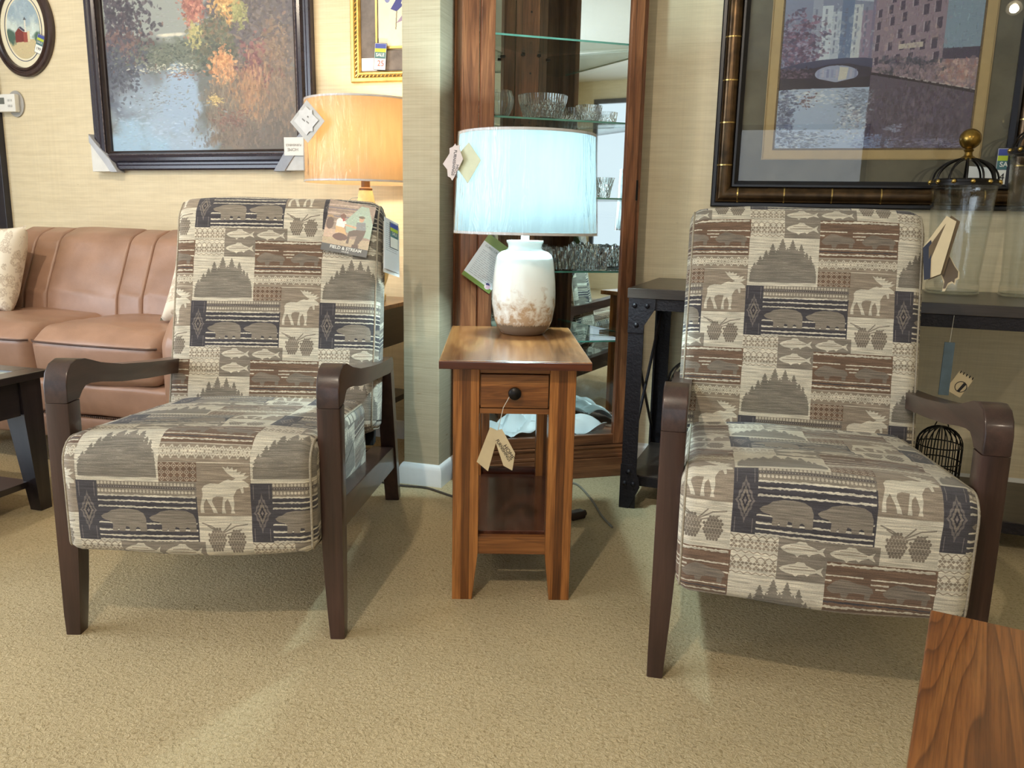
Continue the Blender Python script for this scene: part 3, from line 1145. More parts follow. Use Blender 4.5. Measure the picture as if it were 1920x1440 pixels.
structure(box('floor', X0, X1, Y0, WALL_Y + .2, -0.1, 0.0, carpet_mat(), bev=0))
structure(box('ceiling', X0, X1, Y0, WALL_Y + .2, ZC, ZC + .1, M_CEIL, bev=0))
structure(box('wall_back', X0 - .1, X1 + .1, WALL_Y, WALL_Y + .1, 0, ZC, M_WALL, bev=0))
structure(box('wall_left', X0 - .1, X0, Y0, WALL_Y, 0, ZC, M_WALL, bev=0))
structure(box('wall_right', X1, X1 + .1, Y0, WALL_Y, 0, ZC, M_WALL, bev=0))
structure(box('wall_front', X0 - .1, X1 + .1, Y0 - .1, Y0, 0, ZC, M_WALL, bev=0))
structure(box('wall_partition', -1.140, -1.007, 2.60, WALL_Y, 0, ZC, M_PIER, bev=0.004))


def baseboard(name, pts):
    """moulded white board along a plan polyline (board grows to the left of the walking direction)"""
    prof = [(0, 0), (0.014, 0), (0.014, 0.058), (0.010, 0.068), (0.004, 0.076), (0, 0.078)]
    P = [Vector((x, y)) for x, y in pts]
    rings = []
    for i, p in enumerate(P):
        d0 = (P[i] - P[i - 1]).normalized() if i else (P[1] - P[0]).normalized()
        d1 = (P[i + 1] - P[i]).normalized() if i < len(P) - 1 else d0
        n0, n1 = Vector((-d0.y, d0.x)), Vector((-d1.y, d1.x))
        b = (n0 + n1).normalized()
        k = 1.0 / max(0.3, b.dot(n1))
        rings.append([(p.x + b.x * o * k, p.y + b.y * o * k, z) for o, z in prof])
    return structure(loft(name, rings, M_BASE))


baseboard('baseboard_back', [(X1, WALL_Y), (-1.007, WALL_Y), (-1.007, 2.60), (-1.140, 2.60), (-1.140, WALL_Y), (X0, WALL_Y)])

# shop windows in the wall opposite (daylight), plus an added one at the side
for k, (xa, xb, za, zb, es) in enumerate([(-4.0, -0.9, 0.35, 2.45, WINDOW_SHEER), (-0.55, 1.15, 0.12, 2.05, WINDOW_DIM), (-1.9, 1.9, 0.30, 2.50, WINDOW_ADDED)]):
    root = bpy.data.objects.new('window_%d' % (k + 1), None)
    root.location = ((xa + xb) / 2, Y0, za)
    if k == 2:                                   # added in the side wall left of the camera, for light from there
        root.location = (X0, -0.9, za)
        root.rotation_euler = (0, 0, R(-90))
    link(root)
    structure(root)
    hw, hh = (xb - xa) / 2, zb - za
    box('frame', -hw - .06, hw + .06, 0.0, 0.05, -.06, 0.0, M_DARKFRAME, root)
    box('frame', -hw - .06, hw + .06, 0.0, 0.05, hh, hh + .06, M_DARKFRAME, root)
    for s in (-hw - .06, hw):
        box('frame', s, s + .06, 0.0, 0.05, 0, hh, M_DARKFRAME, root)
    if k != 1:
        box('mullion', -.025, .025, 0.0, 0.05, 0, hh, M_DARKFRAME, root)
    box('pane', -hw, hw, 0.005, 0.015, 0, hh, emissive('daylight_pane_%d' % k, (0.80, 0.90, 1.0), es), root, bev=0)

# dark framed door at the far left of the back wall
door = bpy.data.objects.new('door_1', None)
door.location = (-3.755, WALL_Y, 0)
link(door)
structure(door)
box('casing', 0.30, 0.375, -0.035, 0, 0, 2.10, M_DARKFRAME, door, 0.004)
box('casing', -0.375, -0.30, -0.035, 0, 0, 2.10, M_DARKFRAME, door, 0.004)
box('casing', -0.375, 0.375, -0.036, 0, 2.025, 2.10, M_DARKFRAME, door, 0.004)
box('glass', -0.30, 0.30, -0.012, -0.004, 0.02, 2.03, plain('blue_grey_glass', (96, 116, 140), 0.08, var=0.05), door, 0)

# ceiling spotlights (real fixtures with their own lamps)
M_WHITE_METAL = plain('white_enamel', (222, 222, 216), 0.4, var=0.03)
M_BULB = emissive('warm_bulb', (1.0, 0.82, 0.58), 14.0)


def spotlight(loc, target, power, colour, label, angle=100, blend=0.6, radius=0.03):
    t = thing('ceiling_spotlight', label, 'spotlight', (loc[0], loc[1], ZC), 0, 'ceiling spotlights')
    lathe('canopy', [(0.0001, 0), (0.05, 0), (0.05, -.015), (0.012, -.025), (0.0001, -.025)], M_WHITE_METAL, t, 20)
    tube('stem', [(0, 0, -.02), (0, 0, -.12)], 0.007, M_WHITE_METAL, t)
    d = (Vector(target) - Vector((loc[0], loc[1], ZC - .15))).normalized()
    q = d.to_track_quat('-Z', 'Y').to_matrix().to_4x4()
    q.translation = (0, 0, -.15)
    me = lathe_mesh('shade', [(0.0001, .05), (.025, .048), (.034, .02), (.06, -.06), (.056, -.06), (.03, .015), (.0001, .03)], 20)
    me.transform(q)
    finish('shade', me, M_WHITE_METAL, t)
    me = ball_mesh('bulb', 0.02)
    me.transform(Matrix.Translation((0, 0, -.015)))
    me.transform(q)
    finish('bulb', me, M_BULB, t)
    ld = bpy.data.lights.new('spot', 'SPOT')
    ld.energy = power
    ld.color = colour
    ld.spot_size = R(angle)
    ld.spot_blend = blend
    ld.shadow_soft_size = radius
    lo = bpy.data.objects.new('spot_light', ld)
    link(lo, t)
    q2 = q.copy()
    q2.translation = Vector((0, 0, -.15)) + d * 0.075
    lo.matrix_local = q2
    return t


spotlight((-0.55, -0.45, 0), (-0.95, 2.1, 0.2), SPOT_KEY, (1.0, 0.86, 0.68), 'white cone ceiling spotlight hanging in front of the side table', 88, 0.9)
spotlight((-2.3, 0.9, 0), (-2.4, 3.1, 1.3), SPOT_FILL * 1.15, (1.0, 0.84, 0.64), 'white cone ceiling spotlight aimed at the lake painting')
spotlight((1.76, -1.2, 0), (1.0, 2.4, 0.2), SPOT_FILL * .35, (1.0, 0.86, 0.68), 'white cone ceiling spotlight to the side of the canal picture')


# ------------------------------------------------------------------ armchairs
def roundpoly(pts, rad, seg=5):
    out = []
    n = len(pts)
    for i, p in enumerate(pts):
        p = Vector(p)
        a, b = Vector(pts[i - 1]), Vector(pts[(i + 1) % n])
        r = rad[i] if isinstance(rad, (list, tuple)) else rad
        if r <= 0:
            out.append(tuple(p))
            continue
        da, db = (a - p), (b - p)
        la, lb = da.length, db.length
        da.normalize()
        db.normalize()
        half = da.angle(db) / 2
        t = min(r / math.tan(half), la * .49, lb * .49)
        rr = t * math.tan(half)
        c = p + (da + db).normalized() * (rr / math.sin(half))
        s, e = p + da * t, p + db * t
        a0 = math.atan2(s.y - c.y, s.x - c.x)
        a1 = math.atan2(e.y - c.y, e.x - c.x)
        d = (a1 - a0 + math.pi) % (2 * math.pi) - math.pi
        for k in range(seg + 1):
            ang = a0 + d * k / seg
            out.append((c.x + rr * math.cos(ang), c.y + rr * math.sin(ang)))
    return out


def dense(loop, step=0.03):
    out = []
    n = len(loop)
    for i in range(n):
        a, b = Vector(loop[i]), Vector(loop[(i + 1) % n])
        k = max(1, int((b - a).length / step))
        for j in range(k):
            out.append(a + (b - a) * j / k)
    return out


REP_W, REP_H = 0.365, 0.342


def cushion(name, pts, rad, hw, r, mat, parent, uv_x0, uv_zref, bulge=0.01, front_cmp=None, pipe=None):
    """fabric block: side profile pts (y,z) swept across x with rounded ends; pattern runs continuously up the front and over the top"""
    loop = dense(roundpoly(pts, rad))
    n = len(loop)
    nor = []
    for i in range(n):
        d = loop[(i + 1) % n] - loop[i - 1]
        nor.append(Vector((-d.y, d.x)).normalized())        # loop runs clockwise seen from +x: outward normal
    cen = sum(loop, Vector((0, 0))) / n
    if sum((loop[i] - cen).dot(nor[i]) for i in range(n)) < 0:
        nor = [-v for v in nor]
    s = [0.0]
    for i in range(n):
        s.append(s[-1] + (loop[(i + 1) % n] - loop[i]).length)
    iref = min(range(n // 2), key=lambda i: abs(loop[i].y - uv_zref))
    sref = s[iref]
    xs = []
    K = 5
    for k in range(K + 1):
        th = math.pi / 2 * k / K
        xs.append((-(hw - r + r * math.cos(th)), r * (1 - math.sin(th))))
    M = 14
    for k in range(1, M):
        xs.append((-(hw - r) + 2 * (hw - r) * k / M, 0.0))
    for k in range(K, -1, -1):
        th = math.pi / 2 * k / K
        xs.append(((hw - r + r * math.cos(th)), r * (1 - math.sin(th))))
    vs, uv, fs = [], [], []
    for (x, ins) in xs:
        b = bulge * max(0.0, 1 - (x / hw) ** 2)
        for i in range(n + 1):
            p = loop[i % n] + nor[i % n] * (b - ins)
            wr = 0.0022 * math.sin(17 * x + 23 * s[i] + 3 * math.sin(31 * s[i]))
            p = p + nor[i % n] * wr * (1 if ins == 0 else 0)
            vs.append((x, p.x, p.y))
            uv.append(((x - uv_x0) / REP_W, (s[i] - sref) / REP_H))
    m = n + 1
    for a in range(len(xs) - 1):
        for i in range(n):
            fs.append((a * m + i, a * m + i + 1, (a + 1) * m + i + 1, (a + 1) * m + i))
    for ring, flip in ((0, False), (len(xs) - 1, True)):
        base = len(vs)
        idx = []
        for i in range(n):
            v = vs[ring * m + i]
            vs.append(v)
            uv.append((v[1] / REP_W + .37, v[2] / REP_H + .21))
            idx.append(base + i)
        fs.append(tuple(idx if not flip else idx[::-1]))
    me = bpy.data.meshes.new(name)
    me.from_pydata(vs, [], fs)
    lay = me.uv_layers.new(name='UVMap')
    for p in me.polygons:
        for li in p.loop_indices:
            lay.data[li].uv = uv[me.loops[li].vertex_index]
    bm = bmesh.new()
    bm.from_mesh(me)
    bmesh.ops.recalc_face_normals(bm, faces=bm.faces)
    bm.to_mesh(me)
    bm.free()
    o = finish(name, me, mat, parent, True, 60)
    if pipe:
        for sg in (-1, 1):
            ring = [(sg * (hw - r * .30), loop[i].x - nor[i].x * r * .24, loop[i].y - nor[i].y * r * .24) for i in range(n)]
            tube('piping', ring, 0.0028, pipe, o, 6, closed=True)
    return o


M_FABRIC = printed('lodge_tapestry', fabric_array(), 0.9, weave=0.22)
M_PIPE = plain('tapestry_piping', (158, 148, 131), 0.9, var=0.25, scale=260)
M_ESP = {a: wood('espresso_wood_' + a, a, (40, 26, 22), (60, 40, 34), (76, 52, 44), 18, 0.36, 0.35, coat=0.25) for a in 'yz'}
M_UNDER = plain('black_dust_cloth', (26, 24, 24), 0.9)


def armchair(label, loc, rz, back_uv, seat_uv):
    t = thing('armchair', label, 'armchair', loc, rz, 'lodge pattern armchairs')
    seat = [(-.052, .226), (-.056, .475), (.585, .418), (.60, .235), (.56, .165)]
    cushion('seat_cushion', seat, [.02, .055, .03, .03, .02], .266, .030, M_FABRIC, t, seat_uv[0], seat_uv[1], 0.010, pipe=M_PIPE)
    back = [(.545, .335), (.712, .930), (.755, .972), (.845, .955), (.700, .300)]
    cushion('back_cushion', back, [.03, .06, .04, .04, .03], .296, .035, M_FABRIC, t, back_uv[0], back_uv[1], 0.012, pipe=M_PIPE)
    arm = [(0, .532), (0, .570), (.008, .596), (.026, .613), (.052, .620), (.085, .615), (.155, .594), (.258, .572), (.404, .551), (.545, .533), (.68, .519),
           (.785, .512), (.812, .506), (.826, .490), (.826, .470), (.76, .466), (.70, .474), (.62, .484), (.541, .494), (.399, .510), (.252, .530), (.149, .550),
           (.105, .560), (.078, .560), (.060, .550), (.052, .532)]
    rear = [(.766, .4675), (.826, .4715), (.846, .400), (.905, .200), (.975, 0.0), (.930, 0.0), (.860, .185), (.796, .370)]
    rail = [(.03, .246), (.03, .318), (.865, .205), (.893, .128)]
    for sg in (-1, 1):
        def ring(z, inn, y1):
            xi, xo = sg * inn, sg * .312
            return [(xi, 0, z), (xo, 0, z), (xo, y1, z), (xi, y1, z)]
        rings = [ring(0, .279, .036), ring(.05, .2765, .039), ring(.12, .272, .043), ring(.20, .268, .047), ring(.30, .264, .050), ring(.531, .262, .052)]
        bm = bmesh.new()
        rv = [[bm.verts.new(p) for p in r_] for r_ in rings]
        for a, b in zip(rv[:-1], rv[1:]):
            for i in range(4):
                bm.faces.new((a[i], a[(i + 1) % 4], b[(i + 1) % 4], b[i]))
        bm.faces.new(rv[0][::-1])
        bm.faces.new(rv[-1])
        es = [e for e in bm.edges if abs(e.verts[0].co.z - e.verts[1].co.z) > 0.01]
        bmesh.ops.bevel(bm, geom=es, offset=.004, segments=2, affect='EDGES', profile=.5)
        from_bm('front_leg', bm, M_ESP['z'], t)
        prism('armrest', arm, 'x', sg * .262, sg * .312, M_ESP['y'], t, 0.004)
        prism('rear_leg', rear, 'x', sg * .266, sg * .312, M_ESP['z'], t, 0.003)
        prism('side_rail', rail, 'x', sg * .236, sg * .306, M_ESP['y'], t, 0.003)
    prism('seat_deck', [(.06, .222), (.06, .236), (.66, .172), (.66, .158)], 'x', -.236, .236, M_UNDER, t)
    box('back_rail', -.27, .27, .835, .865, .12, .20, M_ESP['y'], t, .003)
    prism('back_shell', [(.68, .26), (.83, .90), (.850, .90), (.72, .26)], 'x', -.27, .27, M_UNDER, t)
    return t


chair_a = armchair('lodge-print armchair with dark wooden arms and a picture tag on its backrest', (-1.116, 1.44, 0), R(16.45), (-.234, .680), (-.230, .370))
chair_b = armchair('lodge-print armchair in front of the riveted console, beside the glass jars', (0.1625, 1.603, 0), R(3.0), (-.140, .784), (-.168, .468))

# tags hanging on the armchairs
M_PAPER = plain('white_card', (232, 232, 228), 0.7, var=0.02)
M_KRAFT = plain('cream_card', (214, 196, 160), 0.75, var=0.04)
M_INK = plain('black_ink', (36, 34, 40), 0.7, var=0.05)
M_NAVY = plain('navy_ink', (42, 48, 66), 0.6, var=0.05)
M_STRING = plain('white_string', (206, 200, 188), 0.8)


def child_world(chair, m):
    return Matrix.Translation(chair.location) @ Matrix.Rotation(chair.rotation_euler.z, 4, 'Z') @ m


tg = thing('picture_tag', 'illustrated card tag with dark band on the top of the armchair backrest', 'tag')
tg.matrix_world = child_world(chair_a, basis((.206, .686, .898), (1, 0, -.16), (0.06, .30, .95)))
card('card', .132, .150, printed('camp_illustration', scene_tag_array(), 0.35), tg, th=0.001)
m_white = plain('white_ink', (236, 236, 230), 0.6, var=0.02)
lettering('FIELD & STREAM', .0125, m_white, tg, Matrix.Translation((.004, -.0012, -.0612)), bold=.0003)
lettering('HOME', .0075, m_white, tg, Matrix.Translation((.004, -.0012, -.0705)))
tube('loop', [(-.02, .004, .074), (-.01, .012, .092), (.006, .022, .10)], .0009, M_STRING, tg, 5)

pt = thing('price_tag', 'white folded price tag with green header on the side of the armchair backrest', 'tag')
pt.matrix_world = child_world(chair_a, basis((.322, .735, .850), (.36, .90, -.25), (-.06, .22, .97)))
card('card', .085, .150, printed('leaflet_text', leaflet_array(False), 0.5), pt)
card('card', .085, .150, M_PAPER, pt, Matrix.Translation((.006, .004, -.010)) @ Matrix.Rotation(R(-4), 4, 'Z'))
card('card', .050, .075, printed('sale_ticket_a', sale_array(0), 0.5), pt, Matrix.Translation((.012, -.002, .030)))
lettering('SALE', .014, m_white, pt, Matrix.Translation((.012, -.0035, .035)))

rt = thing('booklet_tag', 'cream folded tag with navy band on the corner of the armchair backrest', 'tag')
rt.matrix_world = child_world(chair_b, basis((.318, .672, .885), (.95, -.10, -.28), (-.28, .14, .95)))
cut = [(-.014, .078), (.012, .072), (.026, -.060), (-.004, -.086), (-.036, -.010)]
card('card', .09, .18, M_KRAFT, rt, None, 0.0012, cut)
card('band', .03, .11, M_NAVY, rt, Matrix.Translation((0, -.0014, 0)), 0.0006, [(-.0362, -.012), (-.0045, -.0862), (.0075, -.078), (-.022, .006), (-.026, .012)])
card('card', .09, .18, plain('brown_print_card', (120, 104, 84), .7), rt, Matrix.Translation((.010, .006, .004)) @ Matrix.Rotation(R(18), 4, 'Z'), 0.0012, cut)

ht = thing('cutout_tag', 'brown die-cut tag with pale outline hanging behind the cream folded tag', 'tag')
ht.matrix_world = child_world(chair_b, basis((.350, .690, .835), (.95, -.1, -.2), (-.2, .10, .97)))
outl = [(-.024, .042), (-.006, .028), (.012, .008), (.026, -.004), (.030, -.020), (.024, -.026), (.026, -.038), (.018, -.034), (.010, -.042), (.008, -.058), (.002, -.060),
        (.000, -.040), (-.010, -.026), (-.022, -.014), (-.028, .006)]
card('backing', .07, .12, M_KRAFT, ht, None, .001, outl)
card('face', .07, .12, plain('deer_brown', (104, 90, 76), .7), ht, Matrix.Translation((0, -.001, 0)), .0006, [(x * .86, z * .88) for x, z in outl])

# ------------------------------------------------------------------ side table between the armchairs
OAKD, OAKM, OAKL = (96, 56, 26), (142, 88, 44), (172, 114, 62)
M_ST = {a: wood('amber_oak_' + a, a, OAKD, OAKM, OAKL, 20, 0.32, 0.8, coat=0.35, figure=.5) for a in 'xyz'}
M_ST_TOP = wood('amber_oak_boards', 'y', (124, 80, 44), (164, 112, 66), (188, 136, 84), 16, 0.22, 0.6, coat=0.5, planks=('x', .062, .26), figure=.35)
M_ST_LEG = wood('amber_oak_laminated', 'z', OAKD, (146, 92, 46), (176, 118, 64), 18, 0.32, 0.9, coat=0.3, planks=('x', .021, .46, .083))
M_ST_EDGE = wood('dark_oak_edge', 'x', (58, 26, 18), (84, 40, 24), (108, 56, 34), 18, 0.28, 0.6, coat=0.4)
M_BLACK = plain('black_bronze', (30, 27, 26), 0.35, 0.6, var=0.2)

st = thing('side_table', 'narrow amber oak side table with one drawer between the armchairs', 'side table', (-.5085, 1.8015, 0), R(17.5))
box('tabletop', -.178, .178, 0, .62, .5905, .611, M_ST_TOP, st, .003)
box('top_edge', -.1775, .1775, -.0035, .002, .591, .6085, M_ST_EDGE, st, .001)
for sx in (-1, 1):
    for fy in (0, 1):
        xo, xi, xt = sx * .146, sx * .083, sx * .096
        y0, y1 = (.035, .092) if fy == 0 else (.528, .585)
        prof = [(xo, 0), (xt, 0), (xi, .125), (xi, .590), (xo, .590)]
        prism('leg', prof, 'y', y0, y1, M_ST_LEG, st, .002)
    box('side_apron', sx * .134, sx * .112, .092, .528, .478, .590, M_ST['y'], st, .0015)
    box('side_stretcher', sx * .134, sx * .116, .092, .528, .120, .150, M_ST['y'], st, .0015)
box('front_rail', -.083, .083, .042, .075, .5745, .590, M_ST['x'], st, .001)
box('front_rail', -.083, .083, .042, .075, .476, .4895, M_ST['x'], st, .001)
box('back_apron', -.083, .083, .548, .570, .478, .590, M_ST['x'], st, .001)
dr = box('drawer', -.081, .081, .037, .075, .4915, .5725, M_ST['x'], st, .0025)
me = lathe_mesh('knob', [(.0001, .026), (.008, .0255), (.0145, .021), (.016, .015), (.013, .008), (.007, .004), (.006, 0), (.0001, 0)], 20)
me.transform(Matrix.Translation((0, .037, .530)) @ Matrix.Rotation(R(90), 4, 'X'))
finish('knob', me, M_BLACK, dr)
box('shelf', -.112, .112, .080, .545, .150, .166, wood('wine_oak_shelf', 'y', (72, 40, 30), (98, 60, 46), (120, 78, 60), 12, 0.24, 0.5, coat=1.0), st, .002)
box('shelf_rail', -.0955, .0955, .042, .062, .118, .164, M_ST['x'], st, .002)
box('shelf_rail', -.0955, .0955, .556, .576, .160, .182, M_ST_EDGE, st, .002)

ct = thing('hang_tag', 'cream folded tag with black lettering hanging from the drawer knob', 'tag')
ct.matrix_world = Matrix.Translation((-.546, 1.792, .40)) @ Matrix.Rotation(R(17.5), 4, 'Z')
tube('string', [(.028, .020, .126), (.012, .004, .100), (.0, 0, .045)], .0009, M_STRING, ct, 5)
tilt = Matrix.Rotation(R(24), 4, 'Y')
cutl = [(-.014, .052), (.014, .044), (.020, -.036), (-.004, -.052), (-.022, -.030)]
card('card', .05, .11, M_KRAFT, ct, Matrix.Translation((-.018, .004, 0)) @ Matrix.Rotation(R(14), 4, 'Y'), .0008, [(-.013, .050), (.010, .046), (.010, -.056), (-.022, -.040)])
fm = Matrix.Translation((.014, -.003, .002)) @ Matrix.Rotation(R(-20), 4, 'Y')
card('card', .05, .11, M_KRAFT, ct, fm, .0008, [(-.012, .048), (.012, .046), (.022, -.020), (.002, -.058), (-.014, -.040)])
lettering('HOME', .013, M_INK, ct, fm @ Matrix.Translation((.009, -.0008, -.012)) @ Matrix.Rotation(R(78), 4, 'Y'), squeeze=1.1)
lettering('FURNISHINGS', .0115, M_INK, ct, fm @ Matrix.Translation((-.002, -.0008, -.004)) @ Matrix.Rotation(R(78), 4, 'Y'), squeeze=.85)


# ------------------------------------------------------------------ table lamps
def shade_mat(name, c, trans=0.75):
    t = NT(name)
    d = t.n('ShaderNodeBsdfDiffuse')
    tr = t.n('ShaderNodeBsdfTranslucent')
    f = t.noise(t.coord((60, 60, 9)), 1.0, 3, 0.6)
    cl = lin(c)
    col = t.ramp(f, [(0.3, tuple(v * .90 for v in cl[:3]) + (1,)), (0.7, cl)])
    t.l(col, d.inputs['Color'])
    t.l(col, tr.inputs['Color'])
    mx = t.n('ShaderNodeMixShader')
    mx.inputs['Fac'].default_value = trans
    t.l(d.outputs[0], mx.inputs[1])
    t.l(tr.outputs[0], mx.inputs[2])
    t.l(mx.outputs[0], t.out.inputs['Surface'])
    return t.m


def ceramic():
    t = NT('white_glaze_over_brown_clay')
    tc = t.n('ShaderNodeTexCoord')
    sx = t.n('ShaderNodeSeparateXYZ')
    t.l(tc.outputs['Object'], sx.inputs[0])
    n1 = t.noise(t.coord((1, 1, 1)), 38, 5, 0.65, .4)
    n2 = t.noise(t.coord((1, 1, .12)), 240, 2, 0.6)
    # height of the glaze edge, broken up by noise
    a = t.n('ShaderNodeMath', operation='MULTIPLY_ADD')
    t.l(n2, a.inputs[0])
    a.inputs[1].default_value = -.018
    t.l(sx.outputs[2], a.inputs[2])
    edge = t.ramp(a.outputs[0], [(0.020, (0, 0, 0, 1)), (0.024, (1, 1, 1, 1))])
    z1 = t.n('ShaderNodeMath', operation='ADD')
    t.l(sx.outputs[2], z1.inputs[0])
    z1.inputs[1].default_value = .130
    sp = t.n('ShaderNodeMath', operation='MULTIPLY_ADD')
    t.l(n1, sp.inputs[0])
    sp.inputs[1].default_value = -.34
    t.l(z1.outputs[0], sp.inputs[2])
    speck = t.ramp(sp.outputs[0], [(0.0, (.9, .9, .9, 1)), (0.025, (.45, .45, .45, 1)), (0.075, (0, 0, 0, 1))])
    glaze = t.mix(lin((234, 236, 230)), lin((176, 146, 112)), speck)
    t.base(t.mix(lin((122, 106, 90)), glaze, edge))
    t.set(Roughness=0.16)
    t.b.inputs['Coat Weight'].default_value = 0.3
    return t.m


def table_lamp(name, label, loc, body, body_mat, neck_r, shade, shade_c, bulb_c, power, cap_mat, tagger=None, group='lit table lamps', trans=.75):
    t = thing(name, label, 'lamp', loc, R(16), group)
    lathe('base', body, body_mat, t, 40, cb=True)
    zt = body[-1][1]
    (rb, zb), (rt_, ztp) = shade
    lathe('neck', [(.0001, zt - .004), (neck_r * 1.5, zt - .004), (neck_r * 1.5, zt + .004), (neck_r, zt + .008), (neck_r, zb + .07), (.016, zb + .08), (.016, zb + .115), (.0001, zb + .116)], cap_mat, t, 20)
    sh = lathe('lampshade', [(rb, zb), (rt_, ztp), (rt_ - .0012, ztp), (rb - .0012, zb), (rb, zb)], shade_mat(name + '_linen', shade_c, trans), t, 72)
    lathe('rim', [(rb + .0006, zb), (rb + .0016, zb + .001), (rb + .0014, zb + .007), (rb + .0004, zb + .007)], plain('shade_binding', (206, 204, 204), .7), sh, 72)
    lathe('rim', [(rt_ + .0006, ztp - .007), (rt_ + .0014, ztp - .006), (rt_ + .0014, ztp), (rt_ - .0014, ztp + .0004)], plain('shade_binding', (206, 204, 204), .7), sh, 72)
    lathe('plastic_wrap', [(rb + .004, zb - .001), (rt_ + .004, ztp + .001)], thin_glass('cling_film', (0.99, 0.99, 0.99), 0.06, film=.55), sh, 72)
    bm = bmesh.new()
    for k in range(3):
        a = 2 * math.pi * k / 3 + .4
        tube_bm(bm, [(0, 0, ztp - .012), (rt_ * math.cos(a), rt_ * math.sin(a), ztp - .004)], .0016, 6)
    from_bm('spider', bm, MATS['white_enamel'], t)
    tube('harp', [(0, .018, zb + .075), (0, .055, zb + .12), (0, .058, (zb + ztp) / 2 + .05), (0, .03, ztp - .03), (0, 0, ztp - .008)], .0018, MATS['white_enamel'], t, 6)
    lathe('finial', [(.0001, ztp - .012), (.008, ztp - .012), (.0085, ztp + .014), (.007, ztp + .018), (.0001, ztp + .0185)], plain('finial_white', (228, 230, 232), .3), t, 14)
    me = ball_mesh('bulb', .012, 16, 10)
    me.transform(Matrix.Translation((0, 0, zb + .15)))
    finish('bulb', me, emissive(name + '_bulb', bulb_c, 6.0), t)
    ld = bpy.data.lights.new('lamp', 'POINT')
    ld.energy = power
    ld.color = bulb_c
    ld.shadow_soft_size = .036
    lo = bpy.data.objects.new('lamp_light', ld)
    link(lo, t)
    lo.location = (0, 0, zb + .15)
    return t


body1 = [(.0001, .0), (.055, .0), (.0615, .003), (.0740, .018), (.083, .040), (.0905, .085), (.0902, .115), (.0885, .150), (.085, .185), (.081, .212), (.076, .224), (.066, .232),
         (.055, .236), (.0485, .240), (.0470, .246), (.0485, .254), (.0525, .259), (.0520, .2635), (.0440, .2635), (.040, .256)]
lampA = table_lamp('table_lamp', 'white ceramic table lamp with brown foot and glowing cool white shade', (-.62, 2.265, .6112), body1, ceramic(), .012,
                   ((.199, .281), (.187, .551)), (156, 163, 164), (0.66, 0.93, 1.0), LAMP_COOL, plain('finial_white', (228, 230, 232), .3), trans=.70)
tA = thing('shade_tag', 'pinkish cream diamond tags with black lettering on the white lampshade', 'tag')
tA.matrix_world = Matrix.Translation((-.7555, 2.0870, 1.078)) @ Matrix.Rotation(R(-18), 4, 'Z')
sq = [(-.5, 0), (-.12, -.38), (0, -.5), (.5, 0), (.12, .38), (0, .5)]
cB = plain('pale_green_card', (206, 210, 180), .7)
cP = plain('pale_pink_card', (206, 192, 186), .7)
S = .094
card('card', S, S, cB, tA, Matrix.Translation((.014, .010, -.004)) @ Matrix.Rotation(R(6), 4, 'Z'), .0008, [(x * S, z * S * 1.1) for x, z in ((-.42, .05), (.08, -.5), (.5, .06), (.1, .5))])
fm = Matrix.Translation((-.014, 0, .0))
card('card', S, S, cP, tA, fm, .0008, [(x * S, z * S) for x, z in ((-.42, -.06), (-.26, -.22), (-.24, -.40), (-.14, -.44), (-.08, -.52), (0, -.42), (.30, .06), (.16, .34), (.18, .44), (.06, .42), (.02, .48), (-.06, .40), (-.18, .36), (-.18, .22))])
rm = fm @ Matrix.Translation((.002, -.0008, -.008)) @ Matrix.Rotation(R(98), 4, 'Y')
lettering('FURNISHINGS', .0135, M_INK, tA, rm @ Matrix.Translation((-.004, 0, -.004)), squeeze=.78)
lettering('HOME', .0135, M_INK, tA, rm @ Matrix.Translation((.016, 0, .008)), squeeze=.9)

body2 = [(.0001, 0), (.070, 0), (.072, .02), (.060, .03), (.078, .08), (.092, .14), (.088, .20), (.066, .27), (.044, .33), (.033, .365), (.028, .390), (.025, .404), (.020, .408)]
M_ALAB = plain('cream_alabaster', (226, 212, 160), .25, var=.2, scale=22)
lampB = table_lamp('table_lamp', 'amber drum-shade table lamp glowing behind the armchair near the partition', (-1.397, 2.85, .6205), body2, M_ALAB, .0165,
                   ((.219, .430), (.213, .718)), (212, 192, 162), (1.0, 0.80, 0.53), LAMP_WARM, plain('brown_wood_cap', (132, 92, 56), .4), trans=.62)
tB = thing('shade_tag', 'grey white diamond tag on the amber lampshade', 'tag')
tB.matrix_world = Matrix.Translation((-1.500, 2.612, 1.248)) @ Matrix.Rotation(R(-6), 4, 'Z')
S = .100
card('card', S, S, plain('grey_white_card', (206, 206, 206), .7), tB, None, .0008, [(x * S, z * S) for x, z in ((-.5, 0), (-.28, .2), (-.28, .34), (-.12, .34), (0, .48), (.14, .34), (.26, .34), (.26, .2), (.5, 0), (.26, -.22), (.26, -.36), (.12, -.36), (0, -.48), (-.12, -.36))])
card('card', S, S, plain('grey_card_back', (186, 186, 184), .7), tB, Matrix.Translation((.002, .004, -.003)) @ Matrix.Rotation(R(45), 4, 'Y'), .0008)
for dx, dz, w_, h_ in ((-.010, .002, .014, .004), (.006, -.006, .012, .004), (.008, .012, .006, .005)):
    card('printed_mark', w_, h_, plain('grey_ink', (130, 128, 126), .7), tB, Matrix.Translation((dx, -.0008, dz)) @ Matrix.Rotation(R(38), 4, 'Y'), .0003)

